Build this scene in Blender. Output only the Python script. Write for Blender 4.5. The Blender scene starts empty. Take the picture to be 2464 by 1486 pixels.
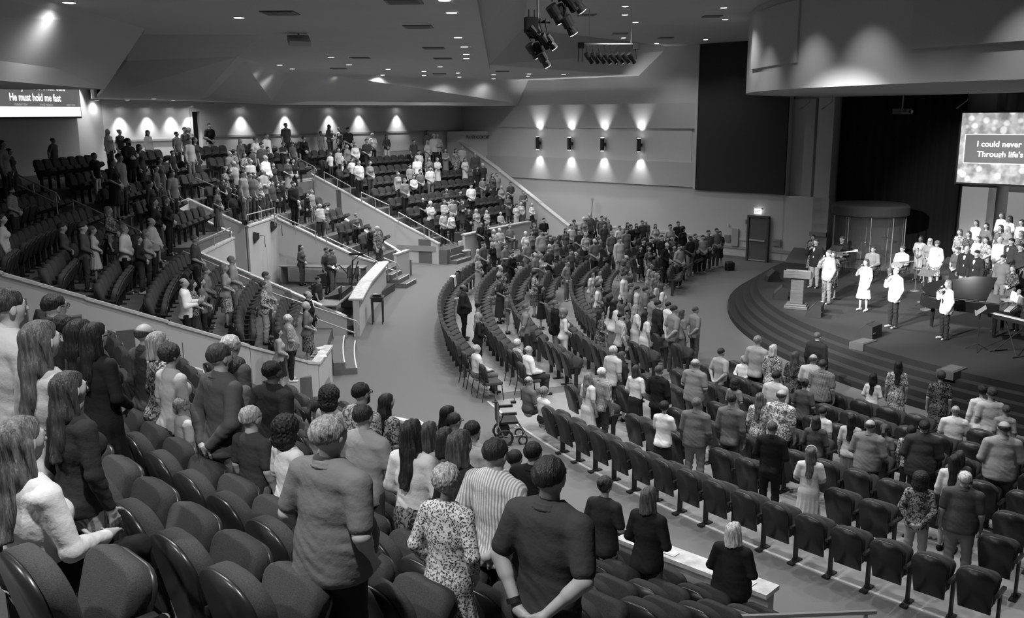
import bpy, math, random
import numpy as np
from mathutils import Vector, Matrix

random.seed(4); np.random.seed(4)
SC = bpy.context.scene; COL = SC.collection
# ---------------------------------------------------------------- camera (x right, y into the room, z up; floor of the room z = 0)
F_PX = 2200.0; TILT = math.radians(12.0); ROLL = 0.0078; CAM = np.array([0.0, 0.0, 7.0])
cam_data = bpy.data.cameras.new('camera'); cam = bpy.data.objects.new('camera', cam_data); COL.objects.link(cam)
_f = Vector((0, math.cos(TILT), -math.sin(TILT))); _r0 = Vector((1, 0, 0)); _u0 = _r0.cross(_f)
_r = math.cos(ROLL) * _r0 - math.sin(ROLL) * _u0; _u = math.sin(ROLL) * _r0 + math.cos(ROLL) * _u0
_m = Matrix((_r, _u, -_f)).transposed().to_4x4(); _m.translation = Vector(CAM); cam.matrix_world = _m
cam_data.sensor_width = 36.0; cam_data.lens = F_PX / 2464 * 36.0; cam_data.clip_start = 0.05; cam_data.clip_end = 300
SC.camera = cam
SC.view_settings.view_transform = 'Standard'; SC.view_settings.look = 'None'
SC.view_settings.gamma = 1.0; SC.view_settings.use_curve_mapping = False; SC.view_settings.exposure = 0.3
SC.cycles.max_bounces = 6; SC.cycles.diffuse_bounces = 4; SC.cycles.glossy_bounces = 2; SC.cycles.transmission_bounces = 4
SC.cycles.transparent_max_bounces = 6; SC.cycles.use_denoising = True; SC.cycles.use_adaptive_sampling = True; SC.cycles.adaptive_threshold = 0.04
SC.cycles.sample_clamp_indirect = 4.0
world = bpy.data.worlds.new('world'); SC.world = world; world.use_nodes = True
world.node_tree.nodes['Background'].inputs[0].default_value = (1, 1, 1, 1)
world.node_tree.nodes['Background'].inputs[1].default_value = 0.0
LAMPS = []
def lamp(name, kind, loc, power, to=None, size=.12, angle=120, blend=.6, shape=None):
    d = bpy.data.lights.new(name, kind); d.energy = power
    if kind == 'SPOT': d.spot_size = math.radians(angle); d.spot_blend = blend; d.shadow_soft_size = size
    elif kind == 'AREA': d.shape = 'DISK'; d.size = size
    else: d.shadow_soft_size = size
    o = bpy.data.objects.new(name, d); COL.objects.link(o); o.location = loc
    if to is not None: o.rotation_euler = (Vector(to) - Vector(loc)).to_track_quat('-Z', 'Y').to_euler()
    LAMPS.append(o); return o
# room axes: U runs along the side wall towards the platform wall, V across it
_a = math.radians(43); AU = np.array([math.sin(_a), math.cos(_a)]); AV = np.array([-math.cos(_a), math.sin(_a)])
def uv(u, v, z=0.0): p = AU * u + AV * v; return (float(p[0]), float(p[1]), z)
O1 = (24.6, 31.2)      # centre of the raised seating rings
O2 = (24.6, 31.2)      # centre of the main floor rows
OS = (23.1, 29.2)      # centre of the platform curve and of the curved fascia above it
def ring(o, r, deg, z=0.0): t = math.radians(deg); return (o[0] + r * math.cos(t), o[1] + r * math.sin(t), z)
def zf(r): return .65 + .475 * (r - 30.7)   # rake of the raised seating
ROWS = [39.4 - .955 * k for k in range(9)]  # radius of the chair backs, back row first
NROWS = [39.35, 38.48, 37.61, 36.74, 35.87, 35.0, 34.13, 33.22, 32.3]   # near section
# ---------------------------------------------------------------- materials (the photograph is monochrome: greys only)
M = {}
def mat(name, g, rough=.75, noise=None, bump=None, metal=0.0, spec=.5, emit=None, alpha=None, kind=None, g2=None, sc=None):
    """g: grey of the surface; noise=(scale, amount); bump=(scale, strength); kind: pattern."""
    if name in M: return M[name]
    m = bpy.data.materials.new(name); m.use_nodes = True; nt = m.node_tree; b = nt.nodes['Principled BSDF']
    b.inputs['Base Color'].default_value = (g, g, g, 1); b.inputs['Roughness'].default_value = rough
    b.inputs['Metallic'].default_value = metal; b.inputs['Specular IOR Level'].default_value = spec
    tc = nt.nodes.new('ShaderNodeTexCoord')
    def N(t, **k):
        n = nt.nodes.new(t)
        for a, v in k.items(): n.inputs[a.replace('_', ' ')].default_value = v
        return n
    def ramp(src, stops):
        r = nt.nodes.new('ShaderNodeValToRGB'); e = r.color_ramp.elements
        e[0].position, e[0].color = stops[0][0], (stops[0][1],) * 3 + (1,); e[1].position, e[1].color = stops[1][0], (stops[1][1],) * 3 + (1,)
        for p, c in stops[2:]:
            x = e.new(p); x.color = (c, c, c, 1)
        nt.links.new(src, r.inputs[0]); return r.outputs[0]
    L = nt.links.new; out = None
    if kind == 'plaid':
        s = sc or 16; outs = []
        for ax in ('X', 'Z'):
            w = nt.nodes.new('ShaderNodeTexWave'); w.wave_type = 'BANDS'; w.bands_direction = ax; w.inputs['Scale'].default_value = s; w.inputs['Distortion'].default_value = .6
            L(tc.outputs['Object'], w.inputs['Vector']); outs.append(ramp(w.outputs['Fac'], [(.35, 0), (.6, 1)]))
        mx = nt.nodes.new('ShaderNodeMath'); mx.operation = 'ADD'; L(outs[0], mx.inputs[0]); L(outs[1], mx.inputs[1])
        mh = nt.nodes.new('ShaderNodeMath'); mh.operation = 'MULTIPLY'; mh.inputs[1].default_value = .5; L(mx.outputs[0], mh.inputs[0])
        out = ramp(mh.outputs[0], [(.0, g), (1.0, g2 if g2 is not None else g * .3)])
    elif kind in ('stripe', 'hstripe'):
        w = nt.nodes.new('ShaderNodeTexWave'); w.bands_direction = 'X' if kind == 'stripe' else 'Z'; w.inputs['Scale'].default_value = sc or 14; w.inputs['Distortion'].default_value = .8
        L(tc.outputs['Object'], w.inputs['Vector']); out = ramp(w.outputs['Fac'], [(.40, g), (.62, g2 if g2 is not None else g * .4)])
    elif kind == 'floral':
        n = nt.nodes.new('ShaderNodeTexNoise'); n.inputs['Scale'].default_value = sc or 22; n.inputs['Detail'].default_value = 3; n.inputs['Distortion'].default_value = 1.4
        L(tc.outputs['Object'], n.inputs['Vector']); out = ramp(n.outputs['Fac'], [(.46, g), (.54, g2 if g2 is not None else g * .3)])
    elif kind == 'leopard':
        v = nt.nodes.new('ShaderNodeTexVoronoi'); v.inputs['Scale'].default_value = sc or 62; v.feature = 'F1'
        n = nt.nodes.new('ShaderNodeTexNoise'); n.inputs['Scale'].default_value = 30; L(tc.outputs['Object'], n.inputs['Vector'])
        mv = nt.nodes.new('ShaderNodeMix'); mv.data_type = 'VECTOR'; mv.inputs[0].default_value = .04; L(tc.outputs['Object'], mv.inputs[4]); L(n.outputs['Color'], mv.inputs[5]); L(mv.outputs[1], v.inputs['Vector'])
        out = ramp(v.outputs['Distance'], [(.12, .30), (.24, .03), (.38, .04), (.50, .55)])
    elif kind == 'bokeh':
        v = nt.nodes.new('ShaderNodeTexVoronoi'); v.inputs['Scale'].default_value = sc or 3; v.inputs['Randomness'].default_value = 1; L(tc.outputs['Object'], v.inputs['Vector'])
        n = nt.nodes.new('ShaderNodeTexNoise'); n.inputs['Scale'].default_value = 2.2; L(tc.outputs['Object'], n.inputs['Vector'])
        a = ramp(v.outputs['Distance'], [(.25, 1), (.40, 0)]); bb = nt.nodes.new('ShaderNodeMix'); bb.data_type = 'RGBA'; bb.blend_type = 'ADD'
        bb.inputs[0].default_value = .35; L(ramp(n.outputs['Fac'], [(.38, .22), (.62, .55)]), bb.inputs[6]); L(a, bb.inputs[7]); out = bb.outputs[2]
    elif kind == 'wood':
        n = nt.nodes.new('ShaderNodeTexNoise'); n.inputs['Scale'].default_value = sc or 6; n.inputs['Detail'].default_value = 6; mp = nt.nodes.new('ShaderNodeMapping'); mp.inputs['Scale'].default_value = (1, 1, 9)
        L(tc.outputs['Object'], mp.inputs['Vector']); L(mp.outputs[0], n.inputs['Vector']); out = ramp(n.outputs['Fac'], [(.3, g * .7), (.7, g * 1.25)])
    elif kind == 'hair':
        n = nt.nodes.new('ShaderNodeTexNoise'); n.inputs['Scale'].default_value = 60; n.inputs['Detail'].default_value = 4; mp = nt.nodes.new('ShaderNodeMapping'); mp.inputs['Scale'].default_value = (1, 1, .12)
        L(tc.outputs['Object'], mp.inputs['Vector']); L(mp.outputs[0], n.inputs['Vector']); out = ramp(n.outputs['Fac'], [(.3, g * .45), (.72, g * 1.7)])
    elif noise:
        n = nt.nodes.new('ShaderNodeTexNoise'); n.inputs['Scale'].default_value = noise[0]; n.inputs['Detail'].default_value = 4; L(tc.outputs['Object'], n.inputs['Vector'])
        out = ramp(n.outputs['Fac'], [(.25, max(0, g * (1 - noise[1]))), (.75, g * (1 + noise[1]))])
    if out is not None: L(out, b.inputs['Base Color'])
    if emit is not None:
        b.inputs['Emission Strength'].default_value = emit
        if out is not None: L(out, b.inputs['Emission Color'])
        else: b.inputs['Emission Color'].default_value = (g, g, g, 1)
    if bump:
        n = nt.nodes.new('ShaderNodeTexNoise'); n.inputs['Scale'].default_value = bump[0]; n.inputs['Detail'].default_value = 3; (L(mp.outputs[0], n.inputs['Vector']) if kind == 'hair' else L(tc.outputs['Object'], n.inputs['Vector']))
        bp = nt.nodes.new('ShaderNodeBump'); bp.inputs['Strength'].default_value = bump[1]; bp.inputs['Distance'].default_value = .02; L(n.outputs['Fac'], bp.inputs['Height']); L(bp.outputs[0], b.inputs['Normal'])
    if alpha is not None: b.inputs['Alpha'].default_value = alpha
    M[name] = m; return m
# ---------------------------------------------------------------- small mesh kit
class MB:
    def __init__(s): s.v = []; s.f = []
    def add(s, V, Fc):
        o = len(s.v); s.v += [tuple(map(float, p)) for p in V]; s.f += [tuple(i + o for i in q) for q in Fc]; return s
    def prism(s, poly, z0, z1):
        """poly: xy points counter-clockwise; z0, z1 numbers or per-point lists"""
        n = len(poly); a = z0 if hasattr(z0, '__len__') else [z0] * n; b = z1 if hasattr(z1, '__len__') else [z1] * n
        V = [(p[0], p[1], a[i]) for i, p in enumerate(poly)] + [(p[0], p[1], b[i]) for i, p in enumerate(poly)]
        return s.add(V, [tuple(range(n - 1, -1, -1)), tuple(range(n, 2 * n))] + [(i, (i + 1) % n, n + (i + 1) % n, n + i) for i in range(n)])
    def box(s, c, d, rz=0.0, rx=0.0):
        cz, sz = math.cos(rz), math.sin(rz); V = []
        for k in (-.5, .5):
            for (i, j) in ((-.5, -.5), (.5, -.5), (.5, .5), (-.5, .5)):
                x, y, z = i * d[0], j * d[1], k * d[2]
                y, z = y * math.cos(rx) - z * math.sin(rx), y * math.sin(rx) + z * math.cos(rx)
                V.append((c[0] + x * cz - y * sz, c[1] + x * sz + y * cz, c[2] + z))
        return s.add(V, [(3, 2, 1, 0), (4, 5, 6, 7), (0, 1, 5, 4), (1, 2, 6, 5), (2, 3, 7, 6), (3, 0, 4, 7)])
    def tube(s, pts, r, n=8, r2=None):
        pts = [Vector(p) for p in pts]; V = []; m = len(pts)
        for i, p in enumerate(pts):
            d = (pts[min(i + 1, m - 1)] - pts[max(i - 1, 0)]).normalized(); a = d.cross(Vector((0, 0, 1)) if abs(d.z) < .95 else Vector((1, 0, 0))).normalized(); b = d.cross(a)
            rr = r if r2 is None else r + (r2 - r) * i / (m - 1)
            V += [p + a * rr * math.cos(t * math.tau / n) + b * rr * math.sin(t * math.tau / n) for t in range(n)]
        Fc = [(i * n + t, i * n + (t + 1) % n, (i + 1) * n + (t + 1) % n, (i + 1) * n + t) for i in range(m - 1) for t in range(n)]
        return s.add(V, Fc + [tuple(range(n)), tuple(range(m * n - 1, m * n - n - 1, -1))])
    def lathe(s, prof, c=(0, 0, 0), n=24):
        V = [(c[0] + r * math.cos(t * math.tau / n), c[1] + r * math.sin(t * math.tau / n), c[2] + z) for r, z in prof for t in range(n)]; m = len(prof)
        Fc = [(i * n + t, i * n + (t + 1) % n, (i + 1) * n + (t + 1) % n, (i + 1) * n + t) for i in range(m - 1) for t in range(n)]
        return s.add(V, Fc + [tuple(range(n - 1, -1, -1)), tuple(range((m - 1) * n, m * n))])
    def arc(s, o, r0, r1, a0, a1, z0, z1, n=24):
        """solid ring segment"""
        for i in range(n):
            b0 = a0 + (a1 - a0) * i / n; b1 = a0 + (a1 - a0) * (i + 1) / n
            p = [ring(o, r1, b0), ring(o, r1, b1), ring(o, r0, b1), ring(o, r0, b0)]
            if (a1 < a0): p = p[::-1]
            V = [(q[0], q[1], z0) for q in p] + [(q[0], q[1], z1) for q in p]
            Fc = [(3, 2, 1, 0), (4, 5, 6, 7), (0, 1, 5, 4), (2, 3, 7, 6)]
            if i == 0: Fc.append((3, 0, 4, 7))
            if i == n - 1: Fc.append((1, 2, 6, 5))
            s.add(V, Fc)
        return s
    def mesh(s, name, smooth=False):
        me = bpy.data.meshes.new(name); me.from_pydata(s.v, [], s.f)
        if smooth:
            me.polygons.foreach_set('use_smooth', [True] * len(me.polygons))
        me.update(); return me
    def build(s, name, m, parent=None, smooth=False, **k):
        return obj(name, s.mesh(name, smooth), m, parent, **k)
def obj(name, me, m, parent=None, loc=None, rz=None, **k):
    o = bpy.data.objects.new(name, me); COL.objects.link(o)
    if m is not None:
        if len(me.materials) == 0: me.materials.append(m)
        else: o.material_slots[0].link = 'OBJECT'; o.material_slots[0].material = m
    if parent is not None: o.parent = parent
    if loc is not None: o.location = loc
    if rz is not None: o.rotation_euler = (0, 0, rz)
    for a, b in k.items(): o[a] = b
    return o
def pobj(name, me, m, parent, **k):
    """a part that shares its mesh with other things but has a material of its own"""
    if len(me.materials) == 0: me.materials.append(None)
    o = bpy.data.objects.new(name, me); COL.objects.link(o); o.material_slots[0].link = 'OBJECT'; o.material_slots[0].material = m; o.parent = parent
    for a, b in k.items(): o[a] = b
    return o
def struct(name, mb, m, smooth=False, **k): return mb.build(name, m, smooth=smooth, kind='structure', **k)
def thing(name, label, cat, loc=(0, 0, 0), rz=0.0, group=None):
    o = bpy.data.objects.new(name, None); COL.objects.link(o); o.location = loc; o.rotation_euler = (0, 0, rz); o.empty_display_size = .1
    o['label'] = label; o['category'] = cat
    if group: o['group'] = group
    return o
def tag(o, label, cat, group=None):
    o['label'] = label; o['category'] = cat
    if group: o['group'] = group
    return o
def bevel(o, w=.01, n=2):
    b = o.modifiers.new('bevel', 'BEVEL'); b.width = w; b.segments = n; b.limit_method = 'ANGLE'; return o
def copy_tree(src, loc, rz, label, group=None):
    r = src.copy(); COL.objects.link(r); r.location = loc; r.rotation_euler = (0, 0, rz); r['label'] = label
    if group: r['group'] = group
    for c in src.children:
        d = c.copy(); COL.objects.link(d); d.parent = r
        for g in c.children:
            e = g.copy(); COL.objects.link(e); e.parent = d
    return r
def face_yaw(p, t): return math.atan2(t[1] - p[1], t[0] - p[0]) - math.pi / 2   # +y of the thing turned towards t
wall_m = mat('wall_paint', .50, .8, noise=(1.2, .03)); panel_m = mat('fabric_wall_panel', .44, .9, noise=(40, .05))
dark_panel_m = mat('dark_acoustic_fabric', .028, .95, noise=(30, .1)); carpet = mat('loop_carpet', .145, .95, noise=(90, .16), bump=(220, .3))
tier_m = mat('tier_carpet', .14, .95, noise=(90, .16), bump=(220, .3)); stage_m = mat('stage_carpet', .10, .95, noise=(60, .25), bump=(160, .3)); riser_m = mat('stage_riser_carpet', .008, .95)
ceil_m = mat('ceiling_paint', .50, .85, noise=(.8, .03)); cap_m = mat('oak_cap', .56, .45, kind='wood'); band_m = mat('wall_band', .30, .8); base_m = mat('base_strip', .16, .7)
metal_m = mat('painted_rail', .45, .35, metal=.3); black_m = mat('black_matte', .012, .6); blackg_m = mat('black_gloss', .012, .15); white_m = mat('white_plain', .75, .5)
chrome_m = mat('polished_metal', .6, .25, metal=1.0); glow_m = mat('lamp_lens', 1.0, emit=9.0); steel_m = mat('grey_steel', .25, .4, metal=.6)
curtain_m = mat('black_curtain', .0035, .95)
# ---------------------------------------------------------------- the room
S = lambda: MB()
def slab(p, n, t):
    """closed solid from a planar polygon p pushed by t along n"""
    n = Vector(n).normalized(); k = len(p); q = [Vector(a) + n * t for a in p]
    return MB().add([tuple(a) for a in p] + [tuple(a) for a in q], [tuple(range(k)), tuple(range(2 * k - 1, k - 1, -1))] + [((i + 1) % k, i, k + i, k + (i + 1) % k) for i in range(k)])
b = S(); b.box((0, 25, -.1), (110, 110, .2)); struct('floor', b, carpet)
def wall_line(name, a, c, z0, z1, t=.3, m=wall_m, side=1):
    a = Vector(a[:2]); c = Vector(c[:2]); d = (c - a).normalized(); n = Vector((-d.y, d.x)) * t * side
    p = [(a.x, a.y), (c.x, c.y), (c.x + n.x, c.y + n.y), (a.x + n.x, a.y + n.y)]
    if side < 0: p = p[::-1]
    return struct(name, MB().prism(p, z0, z1), m)
C0 = (-18.0, 41.3)
# side wall (V = 41.3) behind the far sections, with a dark doorway gap
wall_line('wall_side', uv(17.9, 41.3), uv(22.1, 41.3), 0, 8.6, side=1); wall_line('wall_side', uv(22.55, 41.3), uv(40.3, 41.3), 0, 8.9, side=1)
wall_line('wall_side', uv(22.1, 41.3), uv(22.55, 41.3), 7.25, 8.6, side=1)
b = S(); b.box(uv(22.33, 42.2, 5.5), (1.0, .1, 4.5), math.radians(47)); struct('door_1', b, black_m)
wall_line('wall_left', (-18, 41.3), (-19.0, 34.8), 0, 9.2, side=-1); wall_line('wall_left', (-19.0, 34.8), (-20.5, 22), 0, 9.2, side=-1)
wall_line('wall_rear', (-20.5, 22), (-12, 2), 0, 9.2, side=-1); wall_line('wall_rear', (-12, 2), (-2, -7), 0, 9.2, side=-1); wall_line('wall_rear', (-2, -7), (24, -9), 0, 10.3, side=-1)
wall_line('wall_right', (24, -9), (42, 20), 0, 10.5, side=-1); wall_line('wall_right', (42, 20), (43, 34), 0, 10.5, side=-1)
# platform-side wall (U = 40)
wall_line('wall_front', uv(40, 19.8), uv(40, 41.6), 0, 10.3, side=-1)
def panel(name, u, v0, v1, z0, z1, t, m):
    b = S(); p = [uv(u, v0), uv(u, v1), uv(u - t, v1), uv(u - t, v0)]
    b.prism([q[:2] for q in p], z0, z1); return struct(name, b, m)
panel('wall_front_panel', 40, 24.72, 41.3, 3.37, 4.6, .09, panel_m); panel('wall_front_panel', 40, 24.72, 41.3, 6.25, 7.50, .09, panel_m)
panel('wall_front_panel', 40, 24.95, 41.3, 4.6, 6.25, .03, wall_m)
panel('wall_front_panel', 40, 19.85, 24.6, 3.25, 10.25, .10, dark_panel_m)
panel('trim_front', 40, 24.6, 24.72, 3.3, 10.25, .16, wall_m)
panel('trim_rail', 40, 21.65, 41.3, .92, 1.02, .04, mat('light_rail', .5, .5)); panel('trim_rail', 40, 19.2, 20.45, .50, .64, .05, band_m); panel('baseboard_front', 40, 21.65, 41.3, 0, .14, .03, base_m)
panel('baseboard_front', 40, 18.6, 20.45, 0, .14, .03, base_m); panel('trim_rail', 40, 21.7, 24.6, .50, .62, .045, band_m)
wall_line('wall_front', uv(40, 17.7), uv(40, 19.9), 0, 3.2, side=-1)
wall_line('wall_front', uv(40.6, 17.72), uv(40.6, 19.9), 3.1, 7.7, side=-1)
panel('wall_front_panel', 40.6, 18.75, 20.05, 3.2, 7.6, .25, panel_m)
b = S(); b.prism([uv(40.0, 17.72)[:2], uv(40.0, 18.45)[:2], uv(40.9, 18.45)[:2], uv(40.9, 17.72)[:2]], 0, 7.66); struct('wall_pillar', b, wall_m)
b = S(); b.prism([uv(39.9, 17.70)[:2], uv(39.9, 18.50)[:2], uv(40.0, 18.50)[:2], uv(40.0, 17.70)[:2]], 1.45, 1.65); struct('trim_band', b, band_m)
# black stage curtain with soft folds
pts = [(uv(40.75 + .07 * math.sin(i * 1.1), 17.75 - i * .07)) for i in range(76)]
b = S(); V = []
for p in pts: V += [(p[0], p[1], .8), (p[0], p[1], 7.66)]
q2 = [(uv(40.84 + .07 * math.sin(i * 1.1), 17.75 - i * .07)) for i in range(76)]
for p in q2: V += [(p[0], p[1], .8), (p[0], p[1], 7.66)]
Fc = [(2 * i, 2 * i + 2, 2 * i + 3, 2 * i + 1) for i in range(75)] + [(152 + 2 * i + 1, 152 + 2 * i + 3, 152 + 2 * i + 2, 152 + 2 * i) for i in range(75)]
b.add(V, Fc); tag(b.build('stage_curtain', curtain_m, smooth=True), 'tall black curtain filling the opening behind the drums', 'curtain')
wall_line('wall_choir', uv(41.4, 11.2), uv(41.4, 12.62), 0, 7.7, side=-1); wall_line('wall_choir', uv(43.2, 5.0), uv(43.2, 11.25), 0, 7.7, side=-1); wall_line('wall_choir', uv(41.4, 11.2), uv(43.2, 11.2), 0, 7.7, side=1)
# ceilings
def poly_ceiling(name, pts, m=ceil_m, t=.12):
    b = S(); V = [Vector(p) for p in pts]; n = len(V)
    return struct(name, b.add([tuple(p) for p in V] + [(p.x, p.y, p.z + t) for p in V], [tuple(range(n)), tuple(range(2 * n - 1, n - 1, -1))] + [((i + 1) % n, i, n + i, n + (i + 1) % n) for i in range(n)]), m)
Z1, Z2 = 8.9, 10.27
T0, T1, T2, T3, T4, T5 = (-7.0, 8.0, Z1), (-8.0, 20.9, Z1), (-13.1, 32.4, Z1), (-8.8, 30.6, Z1), (-9.5, 41.4, Z1), (1.1, 53.8, Z1)
L0, L1, L2, L3, L4, L5 = (-7.2, 5.0, 7.6), (-8.8, 20.4, 7.6), (-16.9, 38.4, 7.8), (-13.4, 40.3, 7.72), (-11.1, 43.8, 7.53), (0.4, 54.3, 7.5)
B0, B1, R1 = (-.3, -8, Z1), (-.8, 36.9, Z1), (8.2, 51.0, Z1)
poly_ceiling('ceiling_main', [(-7.0, -8, Z1), B0, B1, R1, (3.5, 56, Z1), T5, T4, (-6.3, 29.3, Z1), (-5.9, 22.6, Z1), (-8.6, 22.3, Z1), T1, T0])
poly_ceiling('ceiling_main', [(-8.6, 22.3, 9.15), (-5.9, 22.6, Z1), (-6.3, 29.3, Z1), T4, T3, T2, (-10.6, 26.6, 9.15)])
poly_ceiling('ceiling_main', [(.62, -8, Z2), (30, -8, Z2), (44, 30, Z2), (30, 60, Z2), (9.6, 51.5, Z2), (8.6, 48.4, Z2), (.5, 37.2, Z2)])
poly_ceiling('ceiling_riser', [B1, R1, (9.3, 49.5, Z2), (.5, 37.2, Z2)], wall_m); poly_ceiling('ceiling_riser', [B0, B1, (.5, 37.2, Z2), (.62, -8, Z2)], wall_m)
b = S(); b.prism([(-.66, 0), (-.3, 0), (-.8, 36.9), (-1.15, 36.9)], 8.72, 8.92); struct('ceiling_beam', b, wall_m)
bulk = mat('bulkhead_paint', .50, .85, noise=(.8, .03))
poly_ceiling('ceiling_bulkhead', [(-7.0, -8, Z1), T0, T1, L1, (-7.0, 12, 7.6), L0, (-7.2, -8, 7.6)][0:0] or [(-6.9, -8, Z1), T0, L0, (-7.2, -8, 7.6)], bulk)
poly_ceiling('ceiling_bulkhead', [T0, T1, L1, L0], bulk)
poly_ceiling('ceiling_bulkhead', [T1, (-8.6, 22.3, 9.15), (-10.2, 22.3, 8.4), L1], bulk)
poly_ceiling('ceiling_bulkhead', [L2, L3, T3, T2], bulk); poly_ceiling('ceiling_bulkhead', [L3, L4, T4, T3], bulk); poly_ceiling('ceiling_bulkhead', [L4, L5, T5, T4], bulk)
poly_ceiling('ceiling_rear', [L0, L1, (-10.5, 20.2, 7.6), (-13, 8, 7.6), (-9, -8, 7.6), (-7.2, -8, 7.6)], ceil_m)
poly_ceiling('ceiling_rear', [(-10.2, 20.3, 8.9), (-10.6, 26.6, 9.15), T2, (-17.2, 40.5, 8.9), (-22, 30, 8.9), (-22, 6, 8.9), (-12, 6, 8.9)], ceil_m)
cw = uv(17.6, 41.5, 7.8)
poly_ceiling('ceiling_rear', [L2, cw, uv(22, 41.6, 7.74), L3], ceil_m); poly_ceiling('ceiling_rear', [L3, uv(22, 41.6, 7.74), uv(27, 41.6, 7.6), L4], ceil_m); poly_ceiling('ceiling_rear', [L4, uv(27, 41.6, 7.6), uv(40.3, 41.6, 7.5), L5], ceil_m)
wall_line('wall_left', (-16.9, 38.4), cw, 7.8, 9.0, .1, side=1)
# chair rail and base wall strip on the side wall
def vpanel(name, v, u0, u1, z0, z1, t, m):
    b = S(); p = [uv(u0, v), uv(u0, v - t), uv(u1, v - t), uv(u1, v)]; b.prism([q[:2] for q in p], z0, z1); return struct(name, b, m)
vpanel('trim_side', 41.3, 18, 22.1, 5.93, 6.02, .05, band_m); vpanel('trim_side', 41.3, 22.6, 40, 6.02, 6.12, .05, band_m); vpanel('trim_side', 41.3, 22.55, 40, 5.0, 5.9, .04, mat('lower_wall', .5, .8))
vpanel('trim_side', 41.3, 22.02, 22.12, 5, 7.4, .06, band_m)
# walled corner with the exit lettering
wall_line('wall_corner', uv(38.4, 41.05), uv(40.1, 39.05), 0, 5.93, .12, side=1); wall_line('trim_corner', uv(38.4, 41.0), uv(40.1, 39.0), 5.93, 6.02, .2, cap_m, side=1)
# curved fascia over the platform
n = 90; V = []; Fc = []
for i in range(n + 1):
    a = 120 + 170 * i / n
    V += [ring(OS, 15.3, a, 7.65), ring(OS, 15.3, a, 11.2), ring(OS, 15.0, a, 11.2), ring(OS, 15.0, a, 7.65)]
for i in range(n):
    for j in range(4): Fc.append((4 * i + j, 4 * i + (j + 1) % 4, 4 * i + 4 + (j + 1) % 4, 4 * i + 4 + j))
struct('wall_fascia', MB().add(V, Fc), mat('fascia_paint', .45, .8, noise=(1, .03)), smooth=False)
pf = [ring(OS, 15.0, 120 + 170 * i / n, 7.66) for i in range(n + 1)]
b = S(); b.prism([p[:2] for p in pf], 7.66, 7.76); struct('ceiling_soffit', b, mat('soffit_paint', .5, .85))
def fpanel(a0, a1, z0, z1, t=.10):
    b = S(); b.arc(OS, 15.28, 15.3 + t, a0, a1, z0, z1, 16); return struct('wall_fascia_panel', b, mat('fascia_panel', .42, .9, noise=(40, .05)))
fpanel(174.6, 190.4, 8.36, 10.06, .06); fpanel(207.2, 236, 8.43, 10.4, .16)
# ---- raised seating tiers
def tiers(name, rows, fa, rin, drop=0.0, n=26):
    b = S()
    for i, r in enumerate(rows):
        q0, q1 = fa(r); nxt = rows[i + 1] + .25 if i + 1 < len(rows) else rin
        b.arc(O1, nxt, r + .25, q0, q1, 0, zf(r) - drop, n)
    return struct(name, b, tier_m)
RA = ROWS + [30.8]; NA = NROWS + [31.35]
def wallE(r): return 156.5 if r < 33 else (156.7 if r < 36 else 157.0)
def wallP(r): return 197.7 + (r - 31.16) * .62 if r < 37 else 201.3
tiers('floor_tiers', NA, lambda r: (208.3 if r < 35 else 209.3, 245), 30.05); tiers('floor_tiers', [39.35], lambda r: (201, 209.3), 38.2)
tiers('floor_tiers', [r for r in RA], lambda r: (184.15, wallP(r)), 30.5, .4, 16)
tiers('floor_tiers', RA[:5], lambda r: (177.4, 184.15), 34.75, 0, 8); tiers('floor_tiers', RA[:3], lambda r: (174.5, 177.4), 37.0, 0, 5); tiers('floor_tiers', RA[:5], lambda r: (169.5, 174.5), 34.8, 0, 6)
tiers('floor_tiers', RA, lambda r: (162.4 if r < 37 else 162.1, 169.1), 30.5, 0, 8); tiers('floor_tiers', RA[:3], lambda r: (157, 162.1), 37.3, 0, 6); tiers('floor_tiers', RA, lambda r: (138.0, wallE(r)), 30.2, 0, 24)
b = S(); b.arc(O1, 39.6, 54, 128, 250, 0, 4.80, 60); struct('floor_cross_aisle', b, tier_m)
# ---- parapets: lists of (r, deg, top z)
def parapet(pts, base=0.0, t=.14, cap=True, m=wall_m, o=O1, cw=.20):
    P = [Vector(ring(o, r, a, z)) for r, a, z in pts]
    for i in range(len(P) - 1):
        a, c = P[i], P[i + 1]; d = (c.xy - a.xy).normalized(); n = Vector((-d.y, d.x)) * t / 2
        q = [(a.x - n.x, a.y - n.y), (c.x - n.x, c.y - n.y), (c.x + n.x, c.y + n.y), (a.x + n.x, a.y + n.y)]
        struct('wall_parapet', MB().prism(q, base, [a.z, c.z, c.z, a.z]), m)
        if cap:
            n2 = Vector((-d.y, d.x)) * cw / 2; e = d * .02
            q = [(a.x - n2.x - e.x, a.y - n2.y - e.y), (c.x - n2.x + e.x, c.y - n2.y + e.y), (c.x + n2.x + e.x, c.y + n2.y + e.y), (a.x + n2.x - e.x, a.y + n2.y - e.y)]
            struct('trim_cap', MB().prism(q, [a.z, c.z, c.z, a.z], [a.z + .06, c.z + .06, c.z + .06, a.z + .06]), cap_m)
parapet([(30.9, 197.45, .98), (31.16, 197.75, 1.08), (32.5, 199.0, 1.76), (34.2, 199.85, 2.58), (35.75, 200.55, 3.32), (37.15, 201.1, 3.98), (39.4, 201.9, 5.0)])
parapet([(32.1, 207.9, 1.80), (32.95, 208.35, 2.20), (34.0, 208.2, 2.71), (35.0, 208.5, 3.18), (36.55, 209.2, 3.91), (36.9, 209.4, 4.07)], cw=.22)
parapet([(32.1, 207.9, 1.80), (30.15, 208.2, 1.12)], cw=.22); parapet([(30.15, 208.2, 1.12), (30.2, 213, 1.12), (30.15, 218.14, 1.13), (29.96, 221.2, 1.14), (29.85, 224.2, 1.14)], cw=.34)
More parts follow.
